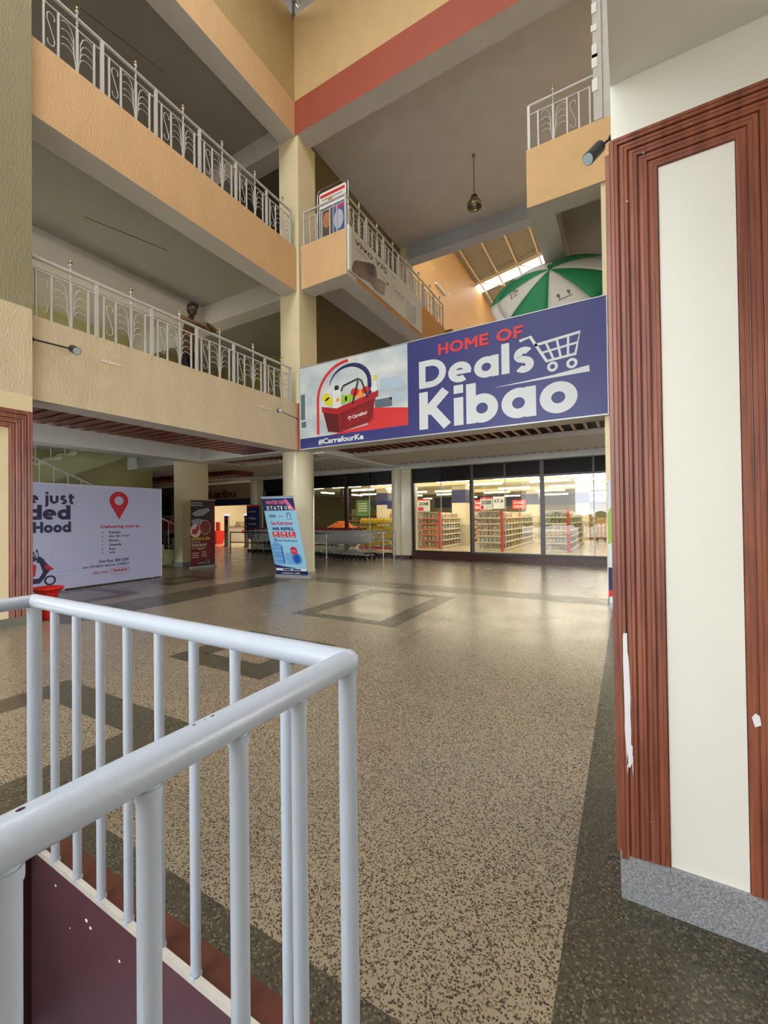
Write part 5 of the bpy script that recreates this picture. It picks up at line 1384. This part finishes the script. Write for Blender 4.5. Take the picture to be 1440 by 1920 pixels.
capsule(b, HD+V((.066, -.048, -.048)), HD+V((.072, -.012, -.05)), .010, .010)             # lips
for sg in (-1, 1):
    capsule(b, HD+V((.0, sg*.082, -.012)), HD+V((-.01, sg*.084, .022)), .012, .016)       # ears
    capsule(b, HD+V((.072-.0, -.025+sg*.032, .028)), HD+V((.066, -.025+sg*.038, .03)), .012, .011)
capsule(b, NK, HD+V((-.02, 0, -.04)), .052, .05)
capsule(b, CH, NK+V((-.03, 0, -.06)), .12, .08); capsule(b, WA, CH, .115, .125); capsule(b, PE, WA, .13, .115)
for S_, E_, H_ in ((SL, EL, HL), (SR, ER, HR)):
    capsule(b, NK+V((-.04, 0, -.07)), S_, .06, .058); capsule(b, S_, E_, .052, .042); capsule(b, E_, H_, .040, .027)
def hand(mb, wr, d, up, side):
    d = V(d).normalized(); up = V(up).normalized(); lat = d.cross(up).normalized()*side
    pc = wr+d*.045
    for k in range(4): capsule(mb, wr+lat*(-.02+k*.013), pc+d*.035+lat*(-.028+k*.019), .015, .013, 8, 3)
    for k, L in enumerate((.055, .068, .072, .062)):
        b0 = pc+d*.04+lat*(-.030+k*.020); b1 = b0+d*L*.45-up*L*.12; b2 = b1+d*L*.2-up*L*.4
        capsule(mb, b0, b1, .0085, .008, 8, 3); capsule(mb, b1, b2, .008, .0068, 8, 3)
    t0 = wr+lat*.03+d*.02; t1 = t0+lat*.022+d*.035-up*.01; t2 = t1+d*.03-up*.012
    capsule(mb, t0, t1, .011, .0095, 8, 3); capsule(mb, t1, t2, .0095, .008, 8, 3)
hand(b, HL, (.06, .9, -.05), (.3, 0, 1), 1); hand(b, HR, (.45, -.55, -.25), (.2, .1, 1), -1)
for sg in (-1, 1):
    hp = PE+V((0, sg*.09, -.02)); kn = V((-8.0, 5.68+sg*.1, 4.66)); an = V((-8.09, 5.68+sg*.11, 4.32))
    capsule(b, hp, kn, .085, .055); capsule(b, kn, an, .055, .036); capsule(b, an+V((-.02, 0, -.035)), an+V((.15, 0, -.045)), .032, .026)
remeshed(b, 'body', SKIN, o, .0065, 2)
b = MB()
capsule(b, CH, NK+V((-.05, 0, -.06)), .15, .09); capsule(b, WA+V((0, 0, -.04)), CH, .128, .138)
for S_, E_, H_ in ((SL, EL, HL), (SR, ER, HR)):
    capsule(b, NK+V((-.05, 0, -.085)), S_, .066, .068); capsule(b, S_, E_, .064, .056); capsule(b, E_, E_.lerp(H_, .75), .054, .042)
remeshed(b, 'top', SHIRT, o, .011, 3)
b = MB()
capsule(b, PE+V((0, 0, -.03)), WA+V((0, 0, -.03)), .145, .13)
for sg in (-1, 1):
    hp = PE+V((0, sg*.09, -.02)); kn = V((-8.0, 5.68+sg*.1, 4.66)); an = V((-8.09, 5.68+sg*.11, 4.35))
    capsule(b, hp, kn, .098, .07); capsule(b, kn, an, .068, .055)
remeshed(b, 'trousers', SKIRT, o, .013, 3)
b = MB()
capsule(b, HD+V((-.015, .0, .075)), HD+V((-.05, .02, .02)), .098, .098); capsule(b, HD+V((.03, -.03, .095)), HD+V((.03, .03, .095)), .07, .07); capsule(b, HD+V((-.06, .045, -.0)), HD+V((-.05, .055, -.03)), .05, .04); capsule(b, HD+V((-.0, .0, .07)), HD+V((.02, 0, .075)), .07, .066)
remeshed(b, 'hair', HAIR, o, .009, 1)
b = MB()
for sg in (-1, 1): b.ball(HD+V((.079, -.025+sg*.032, .030)), .0095, 8)
b.build('eyes', [mat('eye_white', (200, 190, 180), .3)], o)

# ================================================================== STREET SIDE (seen only as reflections)
s = MB()
for x in (-40, -28, -16, 6, 18): s.box(x, x+9, -46, -38, 0, 6+abs(math.sin(x))*3)
struct('wall_street_buildings', s, [mat('street_wall', (196, 190, 178), .8)])
random.seed(2)
o = thing('hedge', 'green hedge outside the street entrance behind the viewer', 'hedge', (-8, -24, 0))
s = MB()
for k in range(26): s.ball((-20+k*1.1, -24+random.uniform(-.3, .3), .7+random.uniform(0, .4)), .8, 8, sq=(1, .8, .9))
s.build('foliage', [mat('hedge_green', (70, 104, 50), .9, vary=.4, vscale=3)], o)
